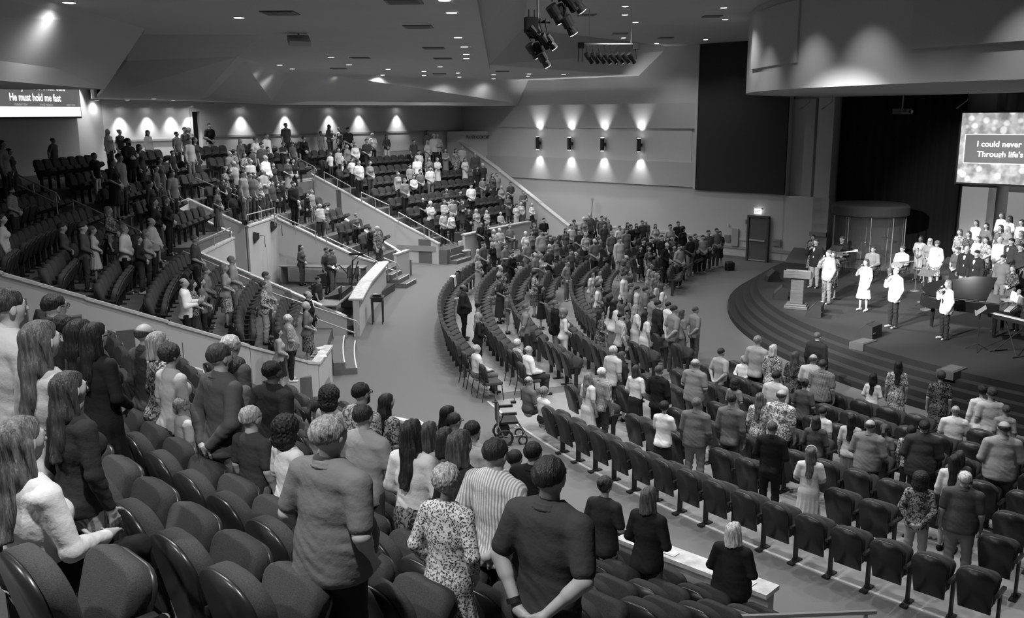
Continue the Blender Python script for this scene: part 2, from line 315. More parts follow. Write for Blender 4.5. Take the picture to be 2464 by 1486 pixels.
parapet([(30.45, 194.2, .95), (30.9, 197.45, .98)], cw=.24)
parapet([(30.05, 184.5, .62), (31.8, 184.1, 1.45), (33.05, 184.15, 2.05), (34.75, 184.1, 2.85)]); parapet([(34.72, 184.1, 2.65), (34.72, 177.3, 2.7)])
parapet([(34.75, 177.35, 2.88), (36.95, 177.2, 3.92)]); parapet([(34.85, 174.5, 2.94), (37.0, 174.53, 3.95)]); parapet([(37.0, 177.2, 3.9), (37.0, 174.5, 3.9)])
parapet([(34.8, 174.5, 2.90), (34.85, 169.6, 2.95)]); parapet([(35.0, 169.57, 2.99), (33.36, 169.41, 2.22), (31.64, 169.27, 1.40), (30.55, 168.8, 1.0)])
parapet([(30.55, 168.8, 1.1), (30.2, 170.2, 1.2), (29.8, 178.5, 1.2), (29.72, 184.6, 1.2)], cw=.46, t=.2)
parapet([(30.5, 163.1, 1.15), (30.55, 165.6, 1.15)]); parapet([(30.5, 163.1, .85), (31.16, 162.95, 1.17), (33.31, 162.42, 2.19), (35.44, 162.2, 3.20), (37.48, 162.1, 4.17)])
parapet([(37.48, 162.1, 3.95), (37.45, 157.05, 3.95)]); parapet([(37.45, 157.06, 4.16), (35.21, 156.77, 3.09), (32.96, 156.62, 2.02), (31.38, 156.3, 1.27), (30.61, 156.44, .95)])
parapet([(30.2, 153.2, 1.2), (30.15, 147.5, 1.22), (30.2, 141.5, 1.24)], cw=.3)
def to_ring(p): return (math.hypot(p[0] - O1[0], p[1] - O1[1]), math.degrees(math.atan2(p[1] - O1[1], p[0] - O1[0])) % 360, p[2])
parapet([to_ring(uv(39, v_, z_)) for v_, z_ in ((31.99, .92), (34.12, 2.1), (37.34, 3.85), (41.3, 5.80))], cw=.3)
for pts, zz in (([(31.3, 197.85), (33.6, 199.5)], .55), ([(30.75, 156.4), (35.2, 156.75)], .72)):
    P = [ring(O1, r, a) for r, a in pts]; d = Vector((P[1][0] - P[0][0], P[1][1] - P[0][1])).normalized(); n = Vector((d.y, -d.x)) * .085
    b = S(); q = [(P[0][0] + n.x * s, P[0][1] + n.y * s) for s in (-1, 1)] + [(P[1][0] + n.x * s, P[1][1] + n.y * s) for s in (1, -1)]
    b.prism(q, zz - .13, zz + .13); struct('trim_band', b, band_m)
# entry steps
def steps(a0, a1, r, heights, d=.32):
    b = S(); nz = S()
    for i, z in enumerate(heights):
        r0 = r - d * (len(heights) - i - 1)
        b.arc(O1, r0, r + .32, a0, a1, z - .18, z, 6); nz.arc(O1, r0, r0 + .035, a0, a1, z, z + .008, 6)
    struct('floor_steps', b, tier_m); struct('trim_nosing', nz, mat('light_nosing', .7, .5))
steps(187.1, 193.2, 30.0, [.18, .36]); steps(165.9, 168.3, 30.2, [.18, .36, .54]); steps(153.4, 156.1, 30.4, [.18, .36, .54]); steps(138.6, 141.2, 30.3, [.18, .36, .54])
# carpet edge line behind the outermost floor row, floor grids under the rows
b = S(); b.arc(O2, 26.88, 26.94, 200.4, 229, 0, .02, 40); struct('trim_floor', b, mat('light_strip', .55, .5))
b = S(); b.arc(O2, 21.0, 26.88, 200.4, 228.6, 0, .012, 40); b.arc(O2, 21.0, 26.88, 150, 199.2, 0, .012, 50); struct('floor_row_tiles', b, mat('row_floor', .27, .6, noise=(3, .12)))
# ---- platform
b = S(); tt = S()
RR = [15.62, 15.36, 15.1, 14.85, 14.6]
for i, r in enumerate(RR):
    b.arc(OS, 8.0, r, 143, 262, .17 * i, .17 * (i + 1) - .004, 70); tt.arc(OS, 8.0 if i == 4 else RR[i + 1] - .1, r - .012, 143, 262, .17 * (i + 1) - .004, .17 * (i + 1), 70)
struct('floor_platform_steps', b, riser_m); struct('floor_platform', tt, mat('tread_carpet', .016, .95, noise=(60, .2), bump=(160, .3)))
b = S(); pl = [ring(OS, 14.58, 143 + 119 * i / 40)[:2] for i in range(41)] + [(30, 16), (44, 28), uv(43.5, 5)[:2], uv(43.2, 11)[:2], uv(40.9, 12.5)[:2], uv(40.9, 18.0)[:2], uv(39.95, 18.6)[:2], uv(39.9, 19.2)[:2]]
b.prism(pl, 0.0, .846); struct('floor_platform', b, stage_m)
# ---------------------------------------------------------------- ceiling lights (each with its own lamp), vents, wall lights
def side_word(i, n): return ['first', 'second', 'third', 'fourth', 'fifth', 'sixth', 'seventh', 'eighth', 'ninth', 'tenth', 'eleventh', 'twelfth', 'thirteenth', 'fourteenth', 'fifteenth', 'sixteenth', 'seventeenth', 'eighteenth', 'nineteenth', 'twentieth'][i] if i < 20 else '%dth' % (i + 1)
_dr = MB().lathe([(.095, 0), (.125, -.006), (.125, 0.0), (.095, .02)], n=20).mesh('trim_ring'); _dl = MB().lathe([(.098, -.004), (.098, -.001)], n=20).mesh('lens')
def downlight(x, y, z, label, power=260, angle=158):
    t = thing('ceiling_light', label, 'ceiling light', (x, y, z - .008), 0, 'recessed ceiling lights')
    pobj('trim_ring', _dr, white_m, t); pobj('lens', _dl, glow_m, t)
    if power: lamp('ceiling_light_lamp', 'SPOT', (x, y, z - .06), power * 1.55, (x, y, 0), .09, angle, .9)
main_l = [(-7.4, 16.1), (-5.3, 18.7), (-1.1, 16.2), (-1.1, 18.1), (-1.3, 23.8), (-1.3, 27.0), (-1.4, 30.3), (-1.5, 32.5), (-2.8, 37.8), (-5.9, 31.2), (-8.7, 35.7), (-8.9, 38.6), (-6.1, 35.8), (-5.1, 39.5), (-6.1, 45.1), (-8.0, 43.4), (-3.8, 41.6), (-4.2, 45.9), (-2.4, 43.5), (-2.6, 48.2), (-.8, 45.6), (-.9, 50.8), (.9, 42.8 + 2.3), (.9, 47.9), (2.6, 45.9)]
main_l = [p for p in main_l]
def order_label(pts, fmt):
    o = sorted(range(len(pts)), key=lambda i: pts[i][0] / pts[i][1]); r = [None] * len(pts)
    for k, i in enumerate(o): r[i] = fmt % side_word(k, len(pts))
    return r
PWR = 420
for (x, y), lb in zip(main_l, order_label(main_l, 'round recessed light in the lower main ceiling, %s from the left')):
    edge = y > 44 or (x, y) == (-8.0, 43.4)
    downlight(x, y, Z1, lb, PWR * ((.85 if x < -2 else .24) if y > 35 else .85) * (.2 if (x, y) == (-7.4, 16.1) else 1))
hi_l = [(2.3, 35.8), (3.6, 29.8), (3.9, 32.3), (4.6, 34.9), (5.0, 41.9), (7.0, 45.3), (6.8, 30.4), (7.7, 34.1), (8.9, 43.2)]
for (x, y), lb in zip(hi_l, order_label(hi_l, 'round recessed light in the high ceiling by the fascia, %s from the left')): downlight(x, y, Z2, lb, PWR * (.52 if x < 6 else .30), 120)
for x, y in [(2.2, 12), (2.4, 17), (2.5, 22), (5.2, 15), (6.5, 20), (9.5, 15)]: downlight(x, y, Z2, 'round recessed light above the main floor, outside the picture', PWR * 1.3, 132)
for x, y in [(-3.5, 8.5), (-1.2, 3.2), (-5.2, 3.5)]: downlight(x, y, Z1, 'round recessed light above the near seats, outside the picture', PWR * 1.0, 158)
rear_l = [(-16.4, 40.2), (-14.4, 37.9), (-17.9, 40.6), (-15.1, 42.0), (-16.7, 44.5), (-14.6, 43.6), (-15.4, 46.0)]
for (x, y), lb in zip(rear_l, order_label(rear_l, 'round recessed light in the low rear ceiling, %s from the left')): downlight(x, y, 7.74, lb, 30)
# wall washers close to the side wall: their pools of light stand on the wall behind the last rows
ww = [18.64, 19.9, 21.05, 21.95, 24.7, 27.25, 30.0, 32.0, 34.7]
for i, u in enumerate(ww):
    x, y, z = uv(u, 41.0, 7.44); 
    t = thing('wall_washer', 'small recessed light washing the side wall, %s from the left' % side_word(i, 9), 'ceiling light', (x, y, 7.46), 0, 'wall washers along the side wall')
    pobj('trim_ring', _dr, white_m, t); pobj('lens', _dl, glow_m, t)
    lamp('wall_washer_lamp', 'SPOT', (x, y, 7.40), 260, uv(u, 41.12, 5.2), .04, 70, 1)
lamp('wall_washer_lamp', 'SPOT', (-17.95, 39.6, 8.8), 700, (-18.15, 39.9, 5.8), .05, 44, 1)
# vents
_vf = MB(); _vf.box((0, 0, 0), (.62, .62, .02)); _vf = _vf.mesh('vent_frame'); _vs = MB()
for i in range(5): _vs.box((0, -.22 + i * .11, -.014), (.52, .05, .012))
_vs = _vs.mesh('vent_louvre'); vent_m = mat('vent_grey', .12, .5)
vt = [(-1.8, 16.3, Z1), (-4.3, 17.9, Z1), (-2.0, 20.8, Z1), (-2.2, 27.4, Z1), (-2.3, 32.4, Z1), (-5.0, 31.6, Z1), (-.35, 42.2, Z1), (-3.3, 44.2, Z1), (-7.0, 38.6, Z1)]
for (x, y, z), lb in zip(vt, order_label(vt, 'square air vent in the lower ceiling, %s from the left')):
    t = thing('ceiling_vent', lb, 'air vent', (x, y, z - .012), 0, 'ceiling vents'); pobj('vent_frame', _vf, vent_m, t); pobj('vent_louvre', _vs, band_m, t)
for (x, y, z), lb in zip([(2.6, 32.2, Z2), (4.6, 39.6, Z2), (7.0, 33, Z2), (6.9, 42.0, Z2)], ['beside the hanging spotlights', 'nearest the slanted riser', 'in front of the fascia', 'by the far wall']):
    t = thing('ceiling_vent', 'square air vent in the high ceiling ' + lb, 'air vent', (x, y, z - .012), 0, 'ceiling vents'); pobj('vent_frame', _vf, vent_m, t); pobj('vent_louvre', _vs, band_m, t)
# projector hung from the lower ceiling
t = thing('ceiling_speaker_box', 'small pale angled box hanging under the left ceiling', 'speaker', (-4.95, 22.3, 8.85)); b = MB(); b.box((0, 0, -.12), (.5, .35, .12), .4, .5); b.build('housing', mat('pale_box', .45, .6), t)
b = MB(); b.tube([(0, 0, .05), (0, 0, -.1)], .02); b.build('bracket', steel_m, t)
# four up and down wall lights
sc_v = [34.93, 32.6, 30.32, 27.95]
for i, v in enumerate(sc_v):
    x, y, z = uv(39.72, v, 5.40); n = ['first', 'second', 'third', 'fourth'][i]
    t = thing('wall_sconce', 'black up and down wall light, %s from the left on the platform wall' % n, 'wall light', (x, y, z), math.radians(-43), 'wall lights on the platform wall')
    b = MB(); b.lathe([(.105, -.34), (.11, -.34), (.11, .34), (.105, .34)], (0, -.02, 0), 20); b.build('housing', black_m, t, smooth=False)
    b = MB(); b.box((.0, .14, 0), (.10, .22, .16)); b.build('wall_mount', black_m, t)
    for s in (-1, 1):
        b = MB(); b.lathe([(.085, s * .345 - .004), (.085, s * .345 + .004)], (0, -.02, 0), 16); b.build('lens', glow_m, t)
        lamp('wall_sconce_lamp', 'SPOT', (x, y, z + s * .37), 210, uv(39.78, v, z + s * 3), .04, 70, 1)
# theatrical spotlights
def spot_head(parent, p, d, lit, r=.11, L=.42):
    d = Vector(d).normalized(); p = Vector(p); b = MB(); b.tube([p, p + d * L * .55], r, 14); b.tube([p + d * L * .55, p + d * L], r * .72, 14, r * .9); h = b.build('lamp_housing', black_m, parent)
    a = Vector((0, 0, 1)); b = MB(); b.tube([p + a * .30, p + a * .2, p + a * .1 + d * .05], .012, 6); b.build('yoke', black_m, parent)
    if lit:
        b = MB(); b.tube([p + d * L, p + d * (L + .006)], r * .78, 16); b.build('lens', glow_m, parent)
        b = MB(); b.tube([p + d * L * .60 + Vector((-.02, -.06, .05)), p + d * L * .95 + Vector((-.02, -.07, .05))], .02, 6); b.build('added_barrel_highlight', chrome_m, parent)  # chrome strip added to stand for the highlight along the barrel
t = thing('spotlight_bar', 'black bar of eight stage spotlights hanging below the slanted riser', 'stage lights', (3.15, 30.6, .18))
o = (0, 0, 8.62); b = MB(); b.tube([(-.85, 0, 9.02), (.95, .15, 9.02)], .024); 
for s in (-.6, .75): b.tube([(s, 0, 9.02), (s, 0, 10.27)], .008, 5)
b.build('pipe', metal_m, t)
for i in range(8):
    x = -.70 + i * .20; spot_head(t, (x, .02 * i, 8.72), (.62, .55, -.78), i in (3, 4, 5, 6), .075, .40)
b = MB(); b.box((-.86, 0, 8.98), (.2, .2, .18)); b.box((.92, .15, 8.95), (.2, .2, .18)); b.build('power_box', black_m, t)
b = MB(); b.tube([(-.93, 0, 8.9), (-.95, 0, 8.45)], .012); b.tube([(-.82, 0, 8.9), (-.82, 0, 8.45)], .012); b.tube([(.9, .1, 8.9), (.95, .1, 8.55)], .012); b.build('loose_cable', black_m, t)
for nm, x, y, zt, k, lb in (('spotlight_cluster', .50, 17.0, 8.62, 5, 'black cluster of spotlights hanging lowest in front of the beam'), ('spotlight_cluster', .74, 13.6, 8.90, 5, 'black cluster of spotlights cut by the top of the picture')):
    t = thing(nm, lb, 'stage lights', (x, y, 0)); b = MB(); b.tube([(0, 0, zt + .05), (0, 0, 10.27)], .02); b.build('pipe', metal_m, t)
    b = MB(); b.tube([(-.18, 0, zt), (.22, .1, zt)], .03); b.box((-.12, .0, zt - .06), (.22, .16, .26), .3); b.build('clamp_frame', black_m, t)
    rnd = random.Random(3)
    for i in range(k + 2): spot_head(t, (-.16 + .10 * (i % 4), .07 * (i % 2) - .03, zt - .10 - .15 * (i // 2)), (.66, .30 + .1 * (i % 3), -.62 - .08 * i), i >= 3, .085, .27)
    for i in range(7):
        b = MB(); b.tube([(-.15 + .03 * i, 0, zt + .02), (-.25 + .02 * i, -.03, zt - .16 - .02 * i), (-.14 + .03 * i, 0, zt - .3)], .008, 5); b.build('cable', black_m, t)
# platform lighting comes from those spotlights
for a, c, pw in (((1.1, 17.4, 8.4), (10.6, 27.6, 1.6), 12000), ((1.4, 14.0, 8.8), (11.8, 25.4, 1.6), 11000), ((4.6, 31.2, 8.6), (10.6, 28.4, 1.8), 3600), ((4.2, 31, 8.6), (15.5, 33, 2), 4200), ((1.2, 17.2, 8.4), (17.0, 32.5, 2.2), 11000)):
    lamp('spotlight_lamp', 'SPOT', a, pw, c, .08, 30, .6)
lamp('fascia_downlight_lamp', 'SPOT', ring(OS, 17.0, 183, 10.1), 120, ring(OS, 15.6, 183, 7.4), .05, 60, 1)
for a_, p_ in ((193.5, 150), (202.0, 150), (218, 150), (230, 150)): lamp('fascia_downlight_lamp', 'SPOT', ring(OS, 17.0, a_, 10.15), p_, ring(OS, 15.5, a_, 7.2), .05, 66, 1)
lamp('choir_downlight_lamp', 'SPOT', uv(42.7, 10.6, 6.6), 120, uv(43.1, 10.6, 3.5), .05, 55, .8)
lamp('soffit_lamp', 'SPOT', (15.5, 31.5, 7.5), 700, (15.5, 31.5, 0), .15, 130, .8)
# ---- door, exit sign and small wall fittings on the platform wall
YW = math.radians(-43)   # turns a thing modelled facing -y so that it faces the hall from the U wall
def wp(u, v, z): return uv(u, v, z)
def wallrot(): return math.radians(-43) + math.radians(-0)
dx = thing('exit_door', 'dark steel door with a push bar under the lit exit sign', 'door', wp(39.9, 21.05, 0), math.radians(-133) + math.pi / 2)
# local frame: x along -V (to the right seen from the hall), y towards the wall
dx.rotation_euler = (0, 0, math.atan2(-AV[1], -AV[0]))
door_m = mat('door_grey', .11, .5); frame_m = mat('door_frame', .07, .5)
b = MB(); b.box((0, -.02, 1.05), (.92, .06, 2.08)); bevel(b.build('door_leaf', door_m, dx))
b = MB(); b.box((-.52, -.03, 1.09), (.10, .14, 2.18)); b.box((.52, -.03, 1.09), (.10, .14, 2.18)); b.box((0, -.03, 2.15), (1.14, .14, .10)); b.build('door_frame', frame_m, dx)
b = MB(); b.box((0, -.10, 1.02), (.80, .05, .07)); b.box((-.38, -.07, 1.02), (.05, .08, .10)); b.box((.38, -.07, 1.02), (.05, .08, .10)); b.build('push_bar', metal_m, dx)
b = MB(); b.box((0, -.06, .06), (.90, .03, .05)); b.build('sill', metal_m, dx)
RW = math.atan2(-AV[1], -AV[0])
def text_obj(name, s, size, m, parent=None, loc=(0, 0, 0), rot=(0, 0, 0), font_w=0, align='LEFT', sx=1.0):
    c = bpy.data.curves.new(name, 'FONT'); c.body = s; c.size = size; c.extrude = .002; c.offset = font_w; c.align_x = align
    q = bpy.data.objects.new('tmp', c); me = bpy.data.meshes.new_from_object(q); bpy.data.objects.remove(q); me.materials.clear(); me.materials.append(m)
    o = bpy.data.objects.new(name, me); COL.objects.link(o); o.location = loc; o.rotation_euler = rot; o.scale = (sx, 1, 1)
    if parent is not None: o.parent = parent
    return o
t = thing('exit_sign', 'small lit sign on the wall above the steel door', 'exit sign', wp(39.85, 21.1, 2.40), RW)
b = MB(); b.box((0, 0, 0), (.34, .07, .24)); b.build('sign_housing', mat('sign_face', .85, emit=1.6), t)
text_obj('lettering', 'EXIT', .15, mat('sign_red_grey', .30, emit=.2), t, (-.15, -.040, -.05), (math.pi / 2, 0, 0), .004)
b = MB(); b.box((-.2, .0, .15), (.07, .07, .08)); b.box((.22, .0, .15), (.07, .07, .08)); b.build('emergency_lamp', white_m, t)
for nm, lb, v, z, d, m in (('thermostat', 'tiny pale box on the wall left of the steel door', 22.7, 1.62, (.08, .05, .12), white_m), ('fire_pull', 'small dark box beside the top of the door frame', 21.75, 1.85, (.08, .06, .22), band_m),
                           ('wall_cabinet', 'tall pale cabinet panel on the wall left of the door', 22.3, 1.05, (.36, .06, .86), mat('cab', .34, .6)), ('wall_grille', 'square vent grille low on the wall right of the door', 20.1, .98, (.42, .06, .34), band_m), ('wall_grille', 'square vent grille low on the wall left of the cabinet', 22.72, .98, (.30, .06, .34), band_m)):
    t = thing(nm, lb, nm.replace('_', ' '), wp(39.93, v, z), RW); b = MB(); b.box((0, 0, 0), d); b.build('housing', m, t)
    if 'grille' in nm:
        b = MB()
        for i in range(5): b.box((0, -.035, -.12 + i * .06), (d[0] * .9, .01, .02))
        b.build('louvre', base_m, t)
t = thing('pole_mic', 'thin metal pole with a small head leaning on the wall beyond the rows', 'pole', uv(39.6, 30.9, 0), RW)
b = MB(); b.tube([(-.06, 0, 1.05), (.02, .02, 2.35)], .02); b.build('pole', steel_m, t); b = MB(); b.box((.02, .0, 2.42), (.09, .1, .16)); b.build('pole_head', metal_m, t)
# lettering over the corner exit
tx = text_obj('exit_lettering', 'PRAYER ROOM EXIT', .26, black_m, None, (lambda a, c: tuple(np.array(a) + (np.array(c) - np.array(a)) * .40 + np.array([.06, -.10, 0])))(uv(38.4, 41.0, 5.60), uv(40.1, 39.0, 5.60)), (math.pi / 2, 0, math.atan2(uv(40.1, 39.0)[1] - uv(38.4, 41.0)[1], uv(40.1, 39.0)[0] - uv(38.4, 41.0)[0])), .004, sx=.60); tag(tx, 'dark capital letters spelling the exit name on the corner wall', 'lettering')
# ---- screens
def screen(name, label, loc, rz, w, h, build):
    t = thing(name, label, 'screen', loc, rz); b = MB(); b.box((w / 2, .05, h / 2), (w + .16, .08, h + .16)); b.build('screen_frame', black_m, t); build(t); return t
bok = mat('screen_picture', .5, .6, kind='bokeh', emit=.85, sc=2.6); darkp = mat('screen_dark_block', .13, .6, emit=.9); wtx = mat('screen_lettering', 1.0, .6, emit=1.0)
def right_screen(t):
    b = MB(); b.box((2.55, 0, 1.4), (5.1, .02, 2.8)); b.build('screen_picture', bok, t)
    b = MB(); b.box((2.75, -.012, 1.38), (5.1, .012, 1.12)); b.build('caption_block', darkp, t)
    b = MB(); x0, x1, z0, z1 = .20, 5.0, .80, 1.95
    b.box(((x0 + x1) / 2, -.022, z0), (x1 - x0, .01, .025)); b.box(((x0 + x1) / 2, -.022, z1), (x1 - x0, .01, .025)); b.box((x0, -.022, (z0 + z1) / 2), (.025, .01, z1 - z0)); b.build('caption_border', wtx, t)
    text_obj('lyric_line', 'I could never keep my hold', .31, wtx, t, (.66, -.03, 1.47), (math.pi / 2, 0, 0), .006); text_obj('lyric_line', "Through life's fearful path", .31, wtx, t, (.70, -.03, 1.07), (math.pi / 2, 0, 0), .006)
screen('projection_screen', 'big projection screen showing song words beside the black curtain', uv(40.45, 12.5, 4.12), RW, 5.1, 2.8, right_screen)
def left_screen(t):
    b = MB(); b.box((2.5, 0, .97), (5.0, .02, 1.94)); b.build('screen_picture', mat('screen_grey', .14, emit=.7), t)
    b = MB(); b.box((2.5, -.014, .19), (5.0, .012, .38)); b.build('footer_bar', wtx, t)
    for s, x, z, q in (('For my love is often cold', 4.1, 1.03, .40), ('He must hold me fast', 3.75, .60, .40)):
        text_obj('lyric_line', s, q, wtx, t, (x, -.02, z), (math.pi / 2, 0, 0), .008, 'RIGHT', .88)
    for s, x in (('CURRENT ITEM', .9), ('STAGE MESSAGE', 2.4), ('NEXT ITEM', 4.1)): text_obj('small_caption', s, .11, mat('cap_grey', .5, emit=.6), t, (x, -.02, .42), (math.pi / 2, 0, 0), 0)
screen('lyric_screen', 'screen with song words on the far left wall, cut by the bulkhead', (-18.86, 34.45, 7.06), math.atan2(6.5, 1.0), 5.0, 1.94, left_screen)
# ---------------------------------------------------------------- things on the platform
ZS = .85
woodm = mat('honey_wood', .11, .45, kind='wood', sc=3)
t = thing('podium', 'wooden lectern with sloping top at the platform edge', 'lectern', (9.15, 28.75, ZS), math.radians(-25))
b = MB(); b.box((0, 0, .05), (.72, .56, .10)); b.box((0, 0, .13), (.64, .48, .06)); bevel(b.build('base', woodm, t), .015)
b = MB(); b.prism([(-.20, -.15), (.20, -.15), (.20, .15), (-.20, .15)], .16, 1.02); bevel(b.build('column', woodm, t), .02)
b = MB(); b.prism([(-.42, -.28), (.42, -.28), (.42, .26), (-.42, .26)], [1.0] * 4, [1.26, 1.26, 1.12, 1.12]); bevel(b.build('reading_desk', woodm, t), .015)
b = MB(); b.box((0, .27, 1.16), (.84, .03, .08)); b.build('ledge', woodm, t)
n = thing('music_sheet', 'white sheet lying on the lectern top', 'paper', (9.15, 28.75, ZS), math.radians(-25)); b = MB(); b.prism([(.02, -.18), (.28, -.18), (.28, .10), (.02, .10)], [1.240, 1.240, 1.167, 1.167], [1.246, 1.246, 1.173, 1.173]); b.build('sheet', white_m, n)
for i, (x, y, rz, lb) in enumerate(((9.75, 33.7, 1.5, 'black stage monitor farthest along the platform edge'), (9.1, 30.4, 1.3, 'black stage monitor left of the wooden lectern'), (9.35, 27.6, 1.1, 'black stage monitor just right of the wooden lectern'), (9.95, 24.8, .8, 'black stage monitor in front of the blazer singer'))):
    t = thing('stage_monitor', lb, 'speaker', (x, y, ZS), rz, 'floor monitors along the platform edge')
    b = MB(); V = [(-.32, -.24, 0), (-.32, .24, 0), (-.32, .20, .16), (-.32, -.05, .42), (-.32, -.22, .36)]; V += [(.32, y_, z_) for _, y_, z_ in V]
    b.add(V, [(0, 1, 2, 3, 4), (9, 8, 7, 6, 5), (0, 5, 6, 1), (1, 6, 7, 2), (2, 7, 8, 3), (3, 8, 9, 4), (4, 9, 5, 0)]); b.build('cabinet', black_m, t)
    b = MB(); b.prism([(-.29, -.03), (.29, -.03), (.29, .20), (-.29, .20)], [.412, .412, .172, .172], [.42, .42, .18, .18]); b.build('grille', mat('speaker_grille', .03, .8), t)
    b = MB(); b.box((-.20, -.245, .18), (.12, .01, .03)); b.build('handle', steel_m, t)
for x, y, lb in ((9.6, 24.25, 'low black carpeted block on the steps below the blazer singer'), (10.7, 21.45, 'low black hatch box at the near platform edge')):
    t = thing('stage_block', lb, 'block', (x, y, ZS - .17), .7); b = MB(); b.box((0, 0, .10), (.75, .42, .20)); bevel(b.build('box', mat('block_top', .05, .8), t)); b = MB(); b.box((0, 0, .203), (.6, .3, .006)); b.build('hatch', mat('hatch', .09, .7), t)
def stand_base(b, p, h, tripod=False):
    if tripod:
        for a in (0, 2.1, 4.2): b.tube([(0, 0, .18), (.30 * math.cos(a), .30 * math.sin(a), .01)], .012, 6)
    else: b.lathe([(.16, 0), (.16, .02), (.03, .04)], n=20)
    b.tube([(0, 0, .02), (0, 0, h)], .011, 8)
def music_stand(x, y, rz, lb, tone=.02):
    t = thing('music_stand', lb, 'music stand', (x, y, ZS), rz); b = MB(); stand_base(b, None, 1.0, True); b.build('stand', black_m, t)
    b = MB(); b.prism([(-.25, -.10), (.25, -.10), (.25, .12), (-.25, .12)], [.98, .98, 1.17, 1.17], [.995, .995, 1.185, 1.185]); b.box((0, -.11, 1.0), (.5, .03, .05)); b.build('desk', mat('stand_desk_%g' % tone, tone, .5), t)
music_stand(13.34, 28.95, -1.0, 'music stand with pale desk between blazer singer and the three women', .10); music_stand(12.3, 34.4, -1.0, 'black music stand in front of the middle seated player')
music_stand(15.2, 31.3, -1.2, 'black music stand beside the woman in the open white cardigan')
def mic_stand(x, y, h, lb, boom=None):
    t = thing('microphone_stand', lb, 'microphone stand', (x, y, ZS), .3); b = MB(); stand_base(b, None, h)
    if boom: b.tube([(0, 0, h), (boom[0], boom[1], h + boom[2])], .009, 6)
    b.build('stand', steel_m if not boom else black_m, t); q = boom or (0, 0, 0); b = MB(); b.tube([(q[0], q[1], h + q[2]), (q[0] - .10, q[1] - .04, h + q[2] + .05)], .016, 8, .022); b.build('microphone_head', steel_m, t)
mic_stand(13.5, 29.45, 1.45, 'straight microphone stand nearest the blazer singer'); mic_stand(14.1, 31.4, 1.5, 'straight microphone stand in front of the three women'); mic_stand(13.9, 34.6, 1.0, 'boom microphone stand between the seated players', (-.35, .1, .25)); mic_stand(13.1, 28.3, 1.3, 'microphone stand beside the piano tail')
# drum booth: round clear shield with a roof
t = thing('drum_booth', 'round clear drum shield with a dark lid before the black curtain', 'drum booth', (14.6, 37.2, ZS))
b = MB(); b.lathe([(1.42, 2.05), (1.50, 2.10), (1.50, 2.42), (1.42, 2.50)], n=40); b.build('lid', mat('booth_lid', .035, .8), t, smooth=False)
gl = mat('clear_acrylic', .9, .03, alpha=.03, spec=.8)
for i in range(10):
    a0 = 36 * i; b = MB(); b.arc((0, 0), 1.38, 1.40, a0 + 1, a0 + 35, 0.02, 2.05, 5); b.build('shield_panel', gl, t)
b = MB()
for i in range(10): a = math.radians(36 * i); b.tube([(1.41 * math.cos(a), 1.41 * math.sin(a), 0), (1.41 * math.cos(a), 1.41 * math.sin(a), 2.06)], .014, 6)
b.build('upright_strip', mat('acrylic_edge', .35, .3), t)
t = thing('drum_kit', 'dark drum kit with a pale bass drum head behind the players', 'drum kit', (14.6, 36.7, ZS), math.radians(20))
def drum(nm, c, r, L, ax, m, par=t):
    b = MB(); c = Vector(c); a = Vector(ax).normalized(); b.tube([c - a * L / 2, c + a * L / 2], r, 24); return b.build(nm, m, par)
bd = drum('bass_drum', (0, 0, .30), .29, .42, (0, -1, 0), black_m); drum('drum_head', (0, -.215, .30), .26, .01, (0, -1, 0), mat('drum_skin', .22, .5)); drum('tom', (-.22, -.02, .72), .15, .22, (.1, -.3, 1), black_m); drum('tom', (.20, -.02, .72), .16, .24, (-.1, -.3, 1), black_m)
drum('floor_tom', (.55, .3, .40), .20, .40, (0, 0, 1), black_m); drum('snare_drum', (-.42, .32, .55), .18, .14, (0, 0, 1), steel_m)
for x, y, z in ((-.6, -.05, 1.1), (.62, -.1, 1.15), (-.75, .3, .85)):
    b = MB(); b.tube([(x, y, 0), (x, y, z)], .01, 6); b.build('cymbal_stand', steel_m, t); b = MB(); b.lathe([(.01, .02), (.21, 0), (.21, .003), (.01, .025)], (x, y, z), 24); b.build('cymbal', mat('brass_grey', .30, .3, metal=1), t)
# grand piano
t = thing('grand_piano', 'black grand piano with open lid at the right of the platform', 'piano', (13.0, 25.55, ZS), math.radians(-38))
pl = [(.95, -.72), (.95, .72), (.45, .74), (.0, .66), (-.45, .38), (-.85, .22), (-1.12, -.02), (-1.18, -.35), (-1.02, -.62), (-.75, -.72)]
b = MB(); b.prism(pl, .66, .98); bevel(b.build('case', blackg_m, t), .012); b = MB(); b.prism([(x * .97, y * .95) for x, y in pl], .98, .995); b.build('soundboard_cover', blackg_m, t)
b = MB(); b.box((1.08, 0, .72), (.30, 1.40, .14)); b.build('key_bed', blackg_m, t); b = MB()
for i in range(52): b.box((1.12, -.60 + i * .0235, .80), (.15, .021, .016))
b.build('keys', white_m, t)
lid = [(x, y - .0, 0) for x, y in [(.60, -.70), (.60, .70), (0, .64), (-.45, .36), (-.85, .2), (-1.12, -.04), (-1.16, -.36), (-1.0, -.62), (-.75, -.70)]]
V = []; 
for dz in (0, .02):
    for x, y, _ in lid: V.append((x, -.72 + (y + .72) * math.cos(.34), 1.01 + (y + .72) * math.sin(.34) + dz))
n = len(lid); MB().add(V, [tuple(range(n - 1, -1, -1)), tuple(range(n, 2 * n))] + [(i, (i + 1) % n, n + (i + 1) % n, n + i) for i in range(n)]).build('lid', blackg_m, t)
b = MB(); b.tube([(.2, .45, .98), (.25, .15, 1.27)], .012, 6); b.build('lid_prop', black_m, t)
for x, y in ((.85, -.55), (.85, .55), (-.85, -.2)): b = MB(); b.tube([(x, y, .04), (x, y, .66)], .045, 8, .06); b.build('leg', blackg_m, t)
